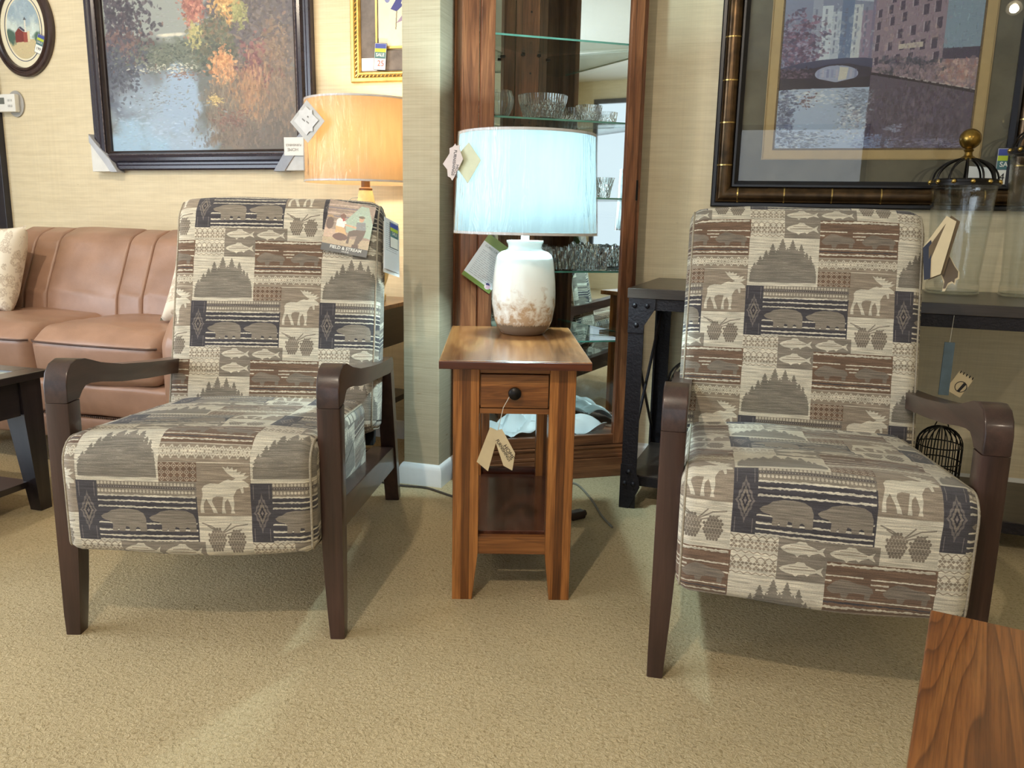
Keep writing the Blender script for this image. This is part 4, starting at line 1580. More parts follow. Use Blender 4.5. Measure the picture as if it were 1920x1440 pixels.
# ------------------------------------------------------------------ corner curio cabinet
CD, CM, CL = (88, 50, 31), (128, 79, 50), (154, 102, 66)
M_CAB = {a: wood('red_oak_' + a, a, CD, CM, CL, 24, 0.38, 0.85, coat=0.2, off=.3, figure=.45) for a in 'xyz'}
M_MIRROR = plain('mirror_silver', (226, 232, 230), 0.015, 1.0, var=0.0)
cb = thing('curio_cabinet', 'tall red oak corner curio cabinet with glass door and mirrored back', 'cabinet', (-.680, 2.812, 0), R(32))
CT = 1.95
PENT = [(-.317, 0), (.330, 0), (.330, .110), (.06, .325), (-.06, .325), (-.317, .095)]


def grow(poly, d):
    cx, cy = 0.0, 0.12
    out = []
    for x, y in poly:
        if y > .01:
            out.append((x, y))
        else:
            out.append((x + math.copysign(min(d, .006), x), y - d))
    return out


prism('plinth', grow(PENT, .028), 'z', 0, .072, M_CAB['x'], cb, .003)
prism('base_molding', grow(PENT, .020), 'z', .072, .086, M_CAB['x'], cb, .004)
prism('base_molding', grow(PENT, .013), 'z', .086, .108, M_CAB['x'], cb, .002)
prism('base_molding', grow(PENT, .018), 'z', .108, .120, M_CAB['x'], cb, .004)
prism('floor_panel', PENT, 'z', .120, .150, M_CAB['x'], cb, .001)
prism('cornice', grow(PENT, .020), 'z', CT, CT + .06, M_CAB['x'], cb, .004)
box('case_stile', -.317, -.259, 0, .030, .150, CT, M_CAB['z'], cb, .003)
box('case_stile', .3115, .330, 0, .030, .150, CT, M_CAB['z'], cb, .002)
prism('side_panel', [(.318, .030), (.330, .030), (.330, .105), (.318, .112)], 'z', .150, CT, M_CAB['z'], cb, .001)
prism('side_panel', [(-.317, .030), (-.303, .030), (-.303, .096), (-.317, .090)], 'z', .150, CT, M_CAB['z'], cb, .001)
for (a, b) in (((.330, .106), (.048, .332)), ((-.317, .088), (-.048, .332))):
    d = (Vector(b) - Vector(a)).normalized()
    n = Vector((-d.y, d.x))
    if n.y > 0:
        n = -n
    q = [Vector(a), Vector(b), Vector(b) + n * -.008, Vector(a) + n * -.008]
    q2 = [Vector(a) + n * .006, Vector(b) + n * .006, Vector(b) + n * .0005, Vector(a) + n * .0005]
    prism('back_panel', [tuple(v) for v in q], 'z', .150, CT, M_CAB['z'], cb)
    prism('mirror', [tuple(v) for v in q2], 'z', .152, CT - .002, M_MIRROR, cb)
prism('center_post', [(-.032, .285), (.032, .285), (.045, .325), (-.045, .325)], 'z', .150, CT, M_CAB['z'], cb, .003)
dcab = box('door', -.2575, -.2095, -.016, .008, .122, CT - .004, M_CAB['z'], cb, .004)
box('stile', .263, .310, -.016, .008, .122, CT - .004, M_CAB['z'], dcab, .004)
box('rail', -.2095, .263, -.015, .007, .122, .160, M_CAB['x'], dcab, .003)
box('rail', -.2095, .263, -.015, .007, CT - .05, CT - .004, M_CAB['x'], dcab, .003)
raw('pane', [(-.209, -.003, .1605), (.2625, -.003, .1605), (.2625, -.003, CT - .0505), (-.209, -.003, CT - .0505)], [(0, 1, 2, 3)], thin_glass('door_glass', (0.96, 0.985, 0.98)), dcab)
for z in (1.04, .243):
    box('hinge', .306, .3135, -.0175, -.008, z - .035, z + .035, M_BLACK, dcab, .0015)
M_SHELF = thin_glass('shelf_glass', (0.90, 0.96, 0.94))
M_SHELF_EDGE = plain('green_glass_edge', (92, 146, 130), .12, var=.15)
SHP = [(-.255, .024), (.300, .024), (.300, .112), (.046, .278), (-.046, .278), (-.292, .090), (-.292, .045)]
for z in (1.529, 1.270, 1.013, .756, .505):
    sf = prism('shelf', SHP, 'z', z - .006, z, M_SHELF, cb)
    box('edge', -.255, .300, .0225, .0240, z - .006, z, M_SHELF_EDGE, sf, 0)
    for x in (-.030, .030):
        box('clip', x - .006, x + .006, .272, .290, z - .016, z - .007, M_BLACK, sf, .001)
for z in [.30 + .105 * k for k in range(16)]:
    lathe('peg_hole', [(.0001, 0), (.004, 0)], M_BLACK, cb, 8).matrix_local = Matrix.Translation((0, .2845, z)) @ Matrix.Rotation(R(90), 4, 'X')

CABM = Matrix.Translation(cb.location) @ Matrix.Rotation(R(32), 4, 'Z')


def in_cab(x, y, z):
    return tuple(CABM @ Vector((x, y, z)))


M_CRYS = crystal('cut_crystal')


def facet(n, amp, rows=0.0, k=1.0):
    def f(a, z, r):
        if rows and z < rows:
            return 1 + amp * (abs(math.sin(n * a * .5 + 90 * z)) + abs(math.sin(n * a * .5 - 90 * z)) - 1.2)
        return 1 + amp * .6 * (abs(math.sin(n * a)) - .5)
    return f


def crystal_vessel(name, label, cat, x, y, z, outer, wall, n, amp, rows, group='crystal in the curio cabinet', seg=96):
    fine = []
    for (ra, za), (rb_, zb_) in zip(outer[:-1], outer[1:]):
        fine += [(ra + (rb_ - ra) * k / 4, za + (zb_ - za) * k / 4) for k in range(4)]
    outer = fine + [outer[-1]]
    prof = outer + [(max(.0005, r - wall), max(zz, .008)) for r, zz in outer[::-1]]
    prof[-1] = (.0005, .008)
    prof = [(.0005, 0)] + prof
    o = lathe(name, prof, M_CRYS, None, seg, facet(n, amp, rows), angle=12)
    o.location = in_cab(x, y, z)
    return tag(o, label, cat, group)


crystal_vessel('crystal_jar', 'round cut crystal jar on the cabinet shelf above the white lamp', 'jar', -.165, .095, 1.271,
               [(.028, .002), (.036, .012), (.044, .030), (.049, .050), (.049, .064), (.043, .080), (.041, .088)], .006, 8, .07, .0, seg=160)
crystal_vessel('crystal_bowl', 'wide flared cut crystal bowl on the cabinet shelf above the white lamp', 'bowl', -.002, .120, 1.271,
               [(.056, .002), (.064, .010), (.070, .026), (.076, .044), (.083, .064), (.086, .084)], .006, 24, .045, .052, seg=192)
crystal_vessel('crystal_bowl', 'small crystal bowl added as the mirror image of the wide one', 'bowl', .165, .105, 1.271,
               [(.034, .002), (.038, .010), (.042, .024), (.045, .040), (.048, .058)], .005, 20, .045, .034, seg=160)  # extra bowl standing in for the wide bowl's reflection in the mirror
crystal_vessel('crystal_vase', 'small cut crystal vase on the cabinet shelf beside the white lampshade', 'vase', .150, .085, 1.014,
               [(.022, .002), (.024, .012), (.026, .030), (.032, .055), (.040, .080)], .005, 12, .08, .06, seg=128)

# rectangular crystal dish with scalloped ends
bm = bmesh.new()
NX, NZ = 40, 6
random.seed(3)
for (ox, oy, ax, L) in ((0, -.05, 'x', .215), (0, .05, 'x', .215), (-.1075, 0, 'y', .10), (.1075, 0, 'y', .10)):
    g = []
    for i in range(NX + 1):
        u = (i / NX - .5) * L
        col = []
        top = .076 + (.012 * math.cos(u / L * math.pi * 3) ** 2 if ax == 'y' else .003 * abs(math.sin(u * 160)))
        for j in range(NZ + 1):
            zz = .004 + top * j / NZ
            d = .005 * (math.sin(i * 1.9 + j * 2.7) * math.cos(i * .7 - j * 1.9)) + .004
            fl = .010 * j / NZ
            for sgn in (1,):
                p = (u * (1 + .05 * j / NZ), oy + math.copysign(d + fl, oy)) if ax == 'x' else (ox + math.copysign(d + fl, ox), u * (1 + .1 * j / NZ))
            col.append((p[0], p[1], zz))
        g.append(col)
    inner = [[(p[0] - (math.copysign(.007, ox) if ax == 'y' else 0), p[1] - (math.copysign(.007, oy) if ax == 'x' else 0), p[2]) for p in col] for col in g]
    G = [[bm.verts.new(p) for p in col] for col in g]
    I = [[bm.verts.new(p) for p in col] for col in inner]
    for A, flip in ((G, False), (I, True)):
        for i in range(NX):
            for j in range(NZ):
                bm.faces.new((A[i][j], A[i + 1][j], A[i + 1][j + 1], A[i][j + 1]))
    for i in range(NX):
        bm.faces.new((G[i][NZ], G[i + 1][NZ], I[i + 1][NZ], I[i][NZ]))
        bm.faces.new((G[i][0], G[i + 1][0], I[i + 1][0], I[i][0]))
    for j in range(NZ):
        bm.faces.new((G[0][j], G[0][j + 1], I[0][j + 1], I[0][j]))
        bm.faces.new((G[NX][j], G[NX][j + 1], I[NX][j + 1], I[NX][j]))
bm_box(bm, -.105, .105, -.05, .05, 0, .006)
dish = from_bm('crystal_dish', bm, M_CRYS, None, angle=12)
dish.location = in_cab(.118, .083, .757)
dish.rotation_euler = (0, 0, R(32))
tag(dish, 'rectangular cut crystal dish on the cabinet shelf below the lampshade', 'dish', 'crystal in the curio cabinet')

# crumpled white film on the cabinet floor
NU, NV = 46, 26
hN = fbm(NV + 1, NU + 1, 3, 5, 77, 2)
vs, fs = [], []
for j in range(NV + 1):
    for i in range(NU + 1):
        u, v = i / NU, j / NV
        half = .245 - .215 * max(0, (v - .18)) / .82
        x = (u - .5) * 2 * half + .01
        y = .030 + .225 * v
        cr = abs(math.sin(7 * u + 3.1 * v + 2.5 * hN[j, i])) * abs(math.cos(4.3 * u - 5.2 * v + 3 * hN[j, i]))
        vs.append((x, y, .1525 + .050 * cr + .045 * v))
for j in range(NV):
    for i in range(NU):
        a = j * (NU + 1) + i
        fs.append((a, a + 1, a + NU + 2, a + NU + 1))
film = raw('packing_paper', vs, fs, plain('white_packing_paper', (244, 248, 250), .35, var=.02), None, angle=18)
sol = film.modifiers.new('thickness', 'SOLIDIFY')
sol.thickness = .0012
film.matrix_world = CABM
tag(film, 'crumpled white packing paper on the floor of the curio cabinet', 'paper')

lf = thing('leaflet_card', 'white and green text leaflet hanging on the cabinet behind the white lamp', 'card')
lf.matrix_world = CABM @ basis((-.222, -.022, .782), (.82, 0, -.57), (.57, 0, .82))
card('card', .118, .165, printed('green_leaflet', leaflet_array(True), .5), lf, th=.001)
lettering('CURIO CABINET', .0105, plain('grey_ink', (130, 128, 126), .7), lf, Matrix.Translation((-.008, -.0008, .044)))

# ------------------------------------------------------------------ riveted console table
M_CTOP = wood('weathered_grey_brown_top', 'x', (44, 38, 35), (62, 54, 49), (80, 70, 62), 16, 0.34, 0.6, coat=.15)
M_IRON = plain('hammered_iron', (32, 28, 33), .4, .35, var=.25, scale=120, bump=.5)
co = thing('console_table', 'industrial console table with weathered top, riveted iron legs and crossed rods', 'console table', (-.372, 2.600, 0), R(-4))
CL_, CDp, CH = 1.36, .535, .728
box('tabletop', 0, CL_, 0, CDp, CH - .032, CH, M_CTOP, co, .002)
ZT = CH - .0325
box('front_rail', .05, CL_ - .05, .008, .016, ZT - .036, ZT, M_IRON, co, .001)
box('front_rail', .05, CL_ - .05, .016, .045, ZT - .005, ZT, M_IRON, co, .001)
box('back_rail', .05, CL_ - .05, CDp - .016, CDp - .008, ZT - .036, ZT, M_IRON, co, .001)
for x in (.010, CL_ - .018):
    box('end_rail', x, x + .008, .05, CDp - .05, ZT - .036, ZT, M_IRON, co, .001)
riv = lathe_mesh('rivet', [(.0001, .0065), (.004, .0058), (.0072, .0035), (.0085, 0)], 12)
for p in riv.polygons:
    p.use_smooth = True
riv.materials.append(M_IRON)
for cx, sx in ((.006, 1), (CL_ - .006, -1)):
    for cy, sy in ((.006, 1), (CDp - .006, -1)):
        # angle iron: a plate facing the room and one facing the end
        lw = .050
        lg = prism('leg', [(cx, cy), (cx + sx * lw, cy), (cx + sx * lw, cy + sy * .006), (cx + sx * .006, cy + sy * .006), (cx + sx * .006, cy + sy * lw), (cx, cy + sy * lw)], 'z', 0, ZT, M_IRON, co, .001)
        gp = [(cx - sx * .001, ZT), (cx + sx * .084, ZT), (cx + sx * .084, ZT - .030), (cx + sx * .050, ZT - .085), (cx + sx * .050, ZT - .110), (cx - sx * .001, ZT - .110)]
        prism('gusset', gp, 'y', cy - sy * .004, cy, M_IRON, lg, .001)
        fp = [(cx - sx * .002, 0), (cx + sx * .030, 0), (cx + sx * .064, .075), (cx + sx * .060, .105), (cx + sx * .036, .150), (cx - sx * .002, .150)]
        prism('foot_plate', fp, 'y', cy - sy * .004, cy, M_IRON, lg, .001)
        if sy > 0:
            for rx, rz_ in ((.018, ZT - .022), (.058, ZT - .022), (.026, ZT - .084), (.026, .125), (.014, .085), (.042, .085)):
                inst('rivet', riv, lg, (cx + sx * rx, cy - sy * .004, rz_), rot=(R(90), 0, 0))
prism('shelf', [(.012, .05), (CL_ - .012, .05), (CL_ - .012, CDp - .05), (.012, CDp - .05)], 'z', .084, .104, M_CTOP, co, .002)
for y in (.044, CDp - .052):
    box('shelf_rail', .03, CL_ - .03, y, y + .008, .068, .100, M_IRON, co, .001)
for x in (.012, CL_ - .012):
    tube('brace_rod', [(x, .03, ZT - .09), (x, CDp - .03, .15)], .0055, M_IRON, co)
    tube('brace_rod', [(x + .012, .03, .15), (x + .012, CDp - .03, ZT - .09)], .0055, M_IRON, co)

# ------------------------------------------------------------------ domed glass jars
M_BRASS = plain('aged_brass', (140, 112, 54), .28, .9, var=.35, scale=40)
M_BRASSB = plain('bright_brass', (190, 160, 90), .22, .9, var=.15)
M_JAR = thin_glass('jar_glass', (0.955, 0.965, 0.965), .015, film=.12)


def dome_jar(label, loc, rb, rtp, h, tall):
    t = thing('dome_jar', label, 'jar', loc, R(20), 'domed glass jars')
    lathe('glass', [(.001, .006), (rb * .9, .006), (rb, .012), (rb, .03), (rb * .97, .05), (rtp * .98, h - .02), (rtp, h), (rtp - .003, h), (rtp * .98 - .003, h - .02), (rb * .97 - .003, .05), (rb - .003, .03)], M_JAR, t, 56)
    lathe('glass_foot', [(.001, 0), (rb * .96, 0), (rb * 1.02, .004), (rb * 1.0, .012), (.001, .013)], thin_glass('thick_glass', (.90, .93, .93), .02), t, 56)
    lid = lathe('lid_band', [(rtp - .004, h - .001), (rtp + .006, h - .001), (rtp + .006, h + .007), (rtp + .001, h + .009), (rtp + .001, h + .016), (rtp - .004, h + .020), (rtp - .004, h - .001)], M_BLACK, t, 48)
    hh = tall - h - .016
    arc = [((rtp - .003) * math.cos(a), 0, h + .016 + hh * math.sin(a)) for a in [math.pi / 2 * k / 10 for k in range(10)]] + [(.010, 0, tall)]
    bm = bmesh.new()
    tube_bm(bm, arc, .0034, 6)
    o = from_bm('dome_wire', bm, M_BLACK, lid, angle=60)
    for k in range(1, 12):
        inst('dome_wire', o.data, lid, rz=2 * math.pi * k / 12)
    bead = ball_mesh('bead', .0075, 12, 8)
    for p in bead.polygons:
        p.use_smooth = True
    bead.materials.append(M_BRASSB)
    for k in range(12):
        a = 2 * math.pi * (k + .35) / 12
        inst('bead', bead, lid, ((rtp + .005) * math.cos(a), (rtp + .005) * math.sin(a), h + .010))
    lathe('finial_neck', [(.001, tall - .006), (.024, tall - .004), (.022, tall + .002), (.013, tall + .008), (.011, tall + .018), (.015, tall + .024), (.012, tall + .028), (.001, tall + .030)], M_BRASS, t, 20)
    me = ball_mesh('finial_ball', .0315, 28, 18)
    me.transform(Matrix.Translation((0, 0, tall + .058)))
    finish('finial_ball', me, M_BRASS, t)
    return t


dome_jar('tall glass jar with wire dome lid and brass ball next to the armchair backrest', (.618, 2.930, CH + .0005), .077, .094, .335, .418)
dome_jar('taller glass jar with wire dome lid standing in front of the sale ticket', (.830, 2.915, CH + .0005), .080, .097, .430, .516)


# ------------------------------------------------------------------ wire bird cages on the console shelf
def bird_cage(label, loc, r, h, dome):
    t = thing('bird_cage', label, 'bird cage', loc, 0, 'wire bird cages')
    lathe('tray', [(.001, 0), (r + .006, 0), (r + .006, .010), (r, .012), (.001, .012)], M_BLACK, t, 28)
    pts = [(r, 0, .010), (r, 0, h)] + [(r * math.cos(a), 0, h + dome * math.sin(a)) for a in [math.pi / 2 * k / 7 for k in range(1, 8)]]
    bm = bmesh.new()
    tube_bm(bm, pts, .0019, 5)
    o = from_bm('bar', bm, M_BLACK, t, angle=60)
    for k in range(1, 22):
        inst('bar', o.data, t, rz=2 * math.pi * k / 22)
    for z in (.012 + h * .33, h * .66, h):
        tube('ring', [(r * math.cos(a), r * math.sin(a), z) for a in [2 * math.pi * k / 28 for k in range(28)]], .0022, M_BLACK, t, 5, closed=True)
    tube('handle', [(-.02, 0, h + dome), (-.012, 0, h + dome + .022), (.012, 0, h + dome + .022), (.02, 0, h + dome)], .002, M_BLACK, t, 5)
    return t


bird_cage('low round black wire bird cage seen through the armchair arm', (.612, 2.80, .1045), .066, .155, .06)
bird_cage('tall black wire bird cage half hidden behind the armchair backrest', (-.165, 2.83, .1045), .088, .285, .085)

hg = thing('spiral_card', 'small cream spiral-edged card with a dark mark hanging under the console top', 'card', (.583, 2.522, .504))
hg.rotation_euler = (0, R(28), 0)
card('card', .044, .062, M_KRAFT, hg, None, .001)
for k in range(5):
    tube('spiral_ring', [(-.018 + k * .009, -.003, .028), (-.018 + k * .009, 0, .034), (-.018 + k * .009, .003, .028)], .0013, M_BLACK, hg, 5)
card('mark', .02, .03, M_INK, hg, Matrix.Translation((.008, -.0012, -.004)), .0005, [(-.004, -.014), (.003, -.014), (.006, .012), (-.002, .014)])
lathe('printed_ring', [(.014, 0), (.016, 0)], M_INK, hg, 24).matrix_local = Matrix.Translation((.006, -.0012, -.004)) @ Matrix.Rotation(R(90), 4, 'X')
bl = thing('swatch_strip', 'narrow blue fabric strip hanging on a thread under the console top', 'tag', (.545, 2.520, .546))
card('strip', .026, .150, plain('blue_swatch', (92, 112, 126), .6, var=.2), bl, None, .006)
tube('thread', [(0, .003, .075), (.004, .010, .15)], .0008, M_STRING, bl, 5)


# ------------------------------------------------------------------ pictures on the back wall
def frame_mesh(name, x0, x1, z0, z1, prof, mat, parent, angle=30):
    """picture moulding: prof = list of (inset from the outer edge, distance from the wall)"""
    rings = []
    for ins, d in prof:
        rings.append([(x0 + ins, -d, z0 + ins), (x1 - ins, -d, z0 + ins), (x1 - ins, -d, z1 - ins), (x0 + ins, -d, z1 - ins)])
    bm = bmesh.new()
    rv = [[bm.verts.new(p) for p in r] for r in rings]
    for a, b in zip(rv[:-1], rv[1:]):
        for i in range(4):
            bm.faces.new((a[i], a[(i + 1) % 4], b[(i + 1) % 4], b[i]))
    return from_bm(name, bm, mat, parent, angle=angle)


def sheet(name, x0, x1, z0, z1, y, mat, parent):
    w, h = x1 - x0, z1 - z0
    return card(name, w, h, mat, parent, Matrix.Translation(((x0 + x1) / 2, y, (z0 + z1) / 2)), .0015)


def window_mat(name, x0, x1, z0, z1, bx, y, mat, parent):
    """mat board with a rectangular opening"""
    return frame_mesh(name, x0, x1, z0, z1, [(0, -y), (0, -y + .002), (bx - .002, -y + .002), (bx, -y + .0003), (bx, -y)], mat, parent)


# canal print
cp = thing('framed_picture', 'large glazed canal bridge print in a black and bronze bamboo frame', 'picture', (.350, WALL_Y, .992))
HW, PH = .513, .98
M_BRONZE = plain('mottled_bronze', (74, 56, 36), .26, .75, var=.6, scale=24)
M_GOLD = plain('gold_band', (176, 150, 92), .25, .9, var=.3, scale=60)
M_BLKF = plain('black_lacquer', (22, 21, 27), .28, var=.1)
frame_mesh('outer_frame', -HW, HW, 0, PH, [(0, 0), (0, .026), (.004, .030), (.014, .030), (.016, .022)], M_BLKF, cp)
arcp = [(.014 + .028 - .028 * math.cos(a), .022 + .026 * math.sin(a)) for a in [math.pi * k / 10 for k in range(11)]]
frame_mesh('bamboo_molding', -HW, HW, 0, PH, arcp, M_BRONZE, cp)
frame_mesh('inner_lip', -HW, HW, 0, PH, [(.070, .020), (.071, .034), (.078, .034), (.092, .018), (.092, .006)], M_BLKF, cp)
bprof = [(.042 - .0292 * math.cos(a), .022 + .0272 * math.sin(a)) for a in [math.pi * k / 10 for k in range(11)]]
for zz in (.145, .290, .432, .575, .72, .86):
    for sx in (-1, 1):
        loft('gold_band', [[(sx * (HW - i), -d, zz + o) for i, d in bprof] for o in (-.0022, .0022)], M_GOLD, cp, cap=False, closed=False)
for xx in (-.42, -.262, -.104, .054, .212, .37):
    for zb in (0, 1):
        loft('gold_band', [[(xx + o, -d, (i if zb == 0 else PH - i)) for i, d in bprof] for o in (-.0022, .0022)], M_GOLD, cp, cap=False, closed=False)
GX = HW - .091
M_SUEDE = plain('olive_grey_suede', (98, 94, 80), .9, var=.28, scale=9)
M_TAN = plain('tan_mat_board', (178, 154, 108), .85, var=.06)
window_mat('outer_mat', -GX, GX, .091, PH - .091, .075, -.010, M_SUEDE, cp)
frame_mesh('fillet', -GX + .073, GX - .073, .164, PH - .164, [(0, .012), (.001, .0145), (.004, .0145), (.005, .011)], plain('dull_gold_fillet', (150, 132, 96), .4, .6), cp)
window_mat('inner_mat', -GX + .077, GX - .077, .168, PH - .168, .034, -.0095, M_TAN, cp)
frame_mesh('fillet', -GX + .108, GX - .108, .197, PH - .197, [(0, .010), (.001, .0130), (.006, .0125), (.007, .0095)], plain('beaded_dark_fillet', (96, 80, 58), .4, .5, var=.5, scale=160), cp)
sheet('print', -GX + .112, GX - .112, .201, PH - .201, -.0105, printed('canal_print', canal_array(), .7), cp)
box('glazing', -GX, GX, -.019, -.017, .091, PH - .091, thin_glass('picture_glass', (.985, .985, .985)), cp, 0)
pc = thing('paper_slip', 'plain white paper slip tucked into the bottom of the canal print', 'paper', (.705, WALL_Y - .022, 1.078))
card('slip', .10, .055, M_PAPER, pc, Matrix.Translation((0, 0, .028)) @ Matrix.Rotation(R(4), 4, 'Y'), .0008)
sk = thing('sale_ticket', 'sale ticket standing on the frame of the canal print behind the glass jar', 'ticket', (.778, WALL_Y - .025, 1.070))
card('ticket', .068, .122, printed('sale_ticket_b', sale_array(0), .6), sk, Matrix.Translation((0, 0, .063)), .0008)
lettering('SALE', .022, m_white, sk, Matrix.Translation((0, -.0008, .071)), bold=.0004)
lettering('4', .034, M_INK, sk, Matrix.Translation((-.012, -.0008, .030)))

# lake painting
lp = thing('framed_painting', 'autumn lake oil painting in a dark frame with cardboard corner guards', 'painting', (-2.302, WALL_Y, 1.112))
lp.rotation_euler = (0, R(-.5), 0)
HW, PH = .546, .90
M_DK = plain('dark_plum_lacquer', (40, 34, 48), .26, var=.2, spec=.7)
frame_mesh('outer_frame', -HW, HW, 0, PH, [(0, 0), (0, .028), (.006, .034), (.018, .034), (.024, .030), (.032, .030), (.040, .042), (.052, .045), (.062, .040)], M_DK, lp)
frame_mesh('inner_frame', -HW, HW, 0, PH, [(.062, .040), (.064, .032), (.072, .032), (.076, .026), (.082, .022), (.084, .010)], plain('brown_black_lacquer', (46, 36, 36), .3, var=.3), lp)
frame_mesh('beading', -HW, HW, 0, PH, [(.0628, .0405), (.065, .0425), (.067, .0405)], plain('worn_gilt_beading', (118, 108, 112), .35, .4, var=.7, scale=90), lp)
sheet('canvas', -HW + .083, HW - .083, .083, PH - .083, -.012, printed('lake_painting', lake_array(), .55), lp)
M_GUARD = plain('white_corner_guard', (226, 226, 222), .6, var=.04)
M_GUARDG = plain('grey_foam_corner', (150, 156, 168), .6, var=.1)
for sx, m1, m2 in ((-1, M_GUARD, plain('pale_grey_foam', (186, 190, 198), .6)), (1, plain('pale_grey_guard', (196, 200, 202), .6), M_GUARDG)):
    k_ = 1.0 if sx < 0 else 1.4
    g = prism('corner_guard', [(sx * (HW + .006), -.006), (sx * (HW - .115 * k_), -.006), (sx * (HW - .085 * k_), .028 * k_), (sx * (HW - .03 * k_), .085 * k_), (sx * (HW + .006), .135 * k_)], 'y', -.048, -.002, m1, lp, .002)
    band = [(sx * (HW - .130 * k_), -.009), (sx * (HW - .092 * k_), -.009), (sx * (HW - .065 * k_), .030 * k_), (sx * (HW - .02 * k_), .085 * k_), (sx * (HW + .010), .118 * k_), (sx * (HW + .010), .155 * k_), (sx * (HW - .03 * k_), .108 * k_), (sx * (HW - .09 * k_), .050 * k_)]
    prism('foam_edge', band, 'y', -.053, -.002, m2, g, .003)
lt = thing('maker_tag', 'small white lettered tag upside down on the lake painting corner guard', 'tag', (-1.835, WALL_Y - .056, 1.205))
card('card', .092, .072, M_PAPER, lt, None, .001)
up = Matrix.Rotation(R(180), 4, 'Y')
lettering('HOME', .018, plain('grey_ink', (130, 128, 126), .7), lt, Matrix.Translation((-.006, -.0008, -.012)) @ up)
lettering('FURNISHINGS', .0135, plain('grey_ink', (130, 128, 126), .7), lt, Matrix.Translation((-.002, -.0008, .006)) @ up, squeeze=.85)

# oval farm print
op = thing('oval_picture', 'oval farmhouse print in a dark wooden frame above the thermostat', 'picture', (-3.208, WALL_Y, 1.722))


def oval_ring(name, prof, mat, parent, rx, rz, n=64):
    rings = []
    for ins, d in prof:
        rings.append([((rx - ins) * math.cos(2 * math.pi * k / n), -d, (rz - ins) * math.sin(2 * math.pi * k / n)) for k in range(n)])
    return loft(name, rings, mat, parent, cap=False, angle=30)


def oval_sheet(name, rx, rz, y, mat, parent, n=64):
    cut = [(rx * math.cos(2 * math.pi * k / n), rz * math.sin(2 * math.pi * k / n)) for k in range(n)]
    return card(name, 2 * rx, 2 * rz, mat, parent, Matrix.Translation((0, y, 0)), .0015, cut)


M_WALN = wood('dark_walnut_frame', 'z', (38, 26, 28), (58, 42, 42), (78, 58, 54), 14, .3, .5, coat=.3)
oval_ring('frame', [(0, 0), (0, .016), (.006, .022), (.014, .022), (.017, .018), (.022, .018), (.028, .026), (.036, .024), (.040, .010)], M_WALN, op, .168, .206)
oval_sheet('mat', .130, .168, -.008, plain('ivory_mat', (236, 228, 200), .85, var=.03), op)
oval_ring('mat_line', [(0, .0085), (.0005, .0100), (.003, .0100), (.0035, .0085)], plain('slate_line', (104, 110, 128), .7), op, .104, .140)
oval_sheet('print', .092, .128, -.0095, printed('farm_print', oval_array(), .7), op)
o2 = thing('sale_ticket', 'small sale ticket stuck on the oval farmhouse print', 'ticket', (-3.118, WALL_Y - .016, 1.652))
o2.rotation_euler = (0, R(22), 0)
card('ticket', .040, .082, printed('sale_ticket_c', sale_array(0), .6), o2, None, .0008)
lettering('SALE', .013, m_white, o2, Matrix.Translation((0, -.0008, .006)))
lettering('199', .018, M_INK, o2, Matrix.Translation((0, -.0008, -.022)))

# gilt framed flower print
gp_ = thing('framed_print', 'gilt framed blue flower print with grey mat above the amber lamp', 'picture', (-1.392, WALL_Y, 1.452))
HW, PH = .200, .62
M_GILT = plain('warm_gilt', (196, 164, 92), .35, .55, var=.25, scale=30)
frame_mesh('outer_frame', -HW, HW, 0, PH, [(0, 0), (0, .018), (.004, .022), (.016, .024), (.020, .020)], M_GILT, gp_)
frame_mesh('inner_frame', -HW, HW, 0, PH, [(.028, .020), (.030, .023), (.036, .021), (.042, .014), (.042, .006)], M_GILT, gp_)
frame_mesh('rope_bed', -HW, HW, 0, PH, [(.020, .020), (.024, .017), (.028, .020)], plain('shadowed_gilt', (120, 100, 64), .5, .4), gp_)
bm = bmesh.new()
for k in range(34):
    z = .024 + k * .0168
    for sx in (-1, 1):
        tube_bm(bm, [(sx * (HW - .020), -.020, z), (sx * (HW - .028), -.020, z + .008)], .0022, 5)
for k in range(21):
    x = -HW + .028 + k * .0168
    tube_bm(bm, [(x, -.020, .020), (x + .006, -.020, .028)], .0022, 5)
rope = from_bm('rope_beading', bm, M_GILT, gp_)
rope['kind'] = 'stuff'
window_mat('outer_mat', -HW + .041, HW - .041, .041, PH - .041, .078, -.008, plain('grey_marbled_mat', (112, 106, 104), .85, var=.35, scale=14), gp_)
frame_mesh('fillet', -HW + .105, HW - .105, .125, PH - .105, [(0, .009), (0, .012), (.008, .012), (.008, .008)], M_GILT, gp_)
sheet('print', -HW + .112, HW - .112, .132, PH - .112, -.0095, printed('flower_print', flower_array(), .7), gp_)
sheet('label', -HW + .044, -HW + .110, .044, .092, -.0112, M_PAPER, gp_)
g2 = thing('sale_ticket', 'sale ticket reading 25 on the gilt framed flower print', 'ticket', (-1.462, WALL_Y - .024, 1.546))
g2.rotation_euler = (0, R(4), 0)
card('ticket', .052, .100, printed('sale_ticket_d', sale_array(0), .6), g2, None, .0008)
lettering('SALE', .017, m_white, g2, Matrix.Translation((0, -.0008, .006)), bold=.0003)
lettering('25', .030, plain('red_ink', (150, 40, 46), .7), g2, Matrix.Translation((.004, -.0008, -.026)))

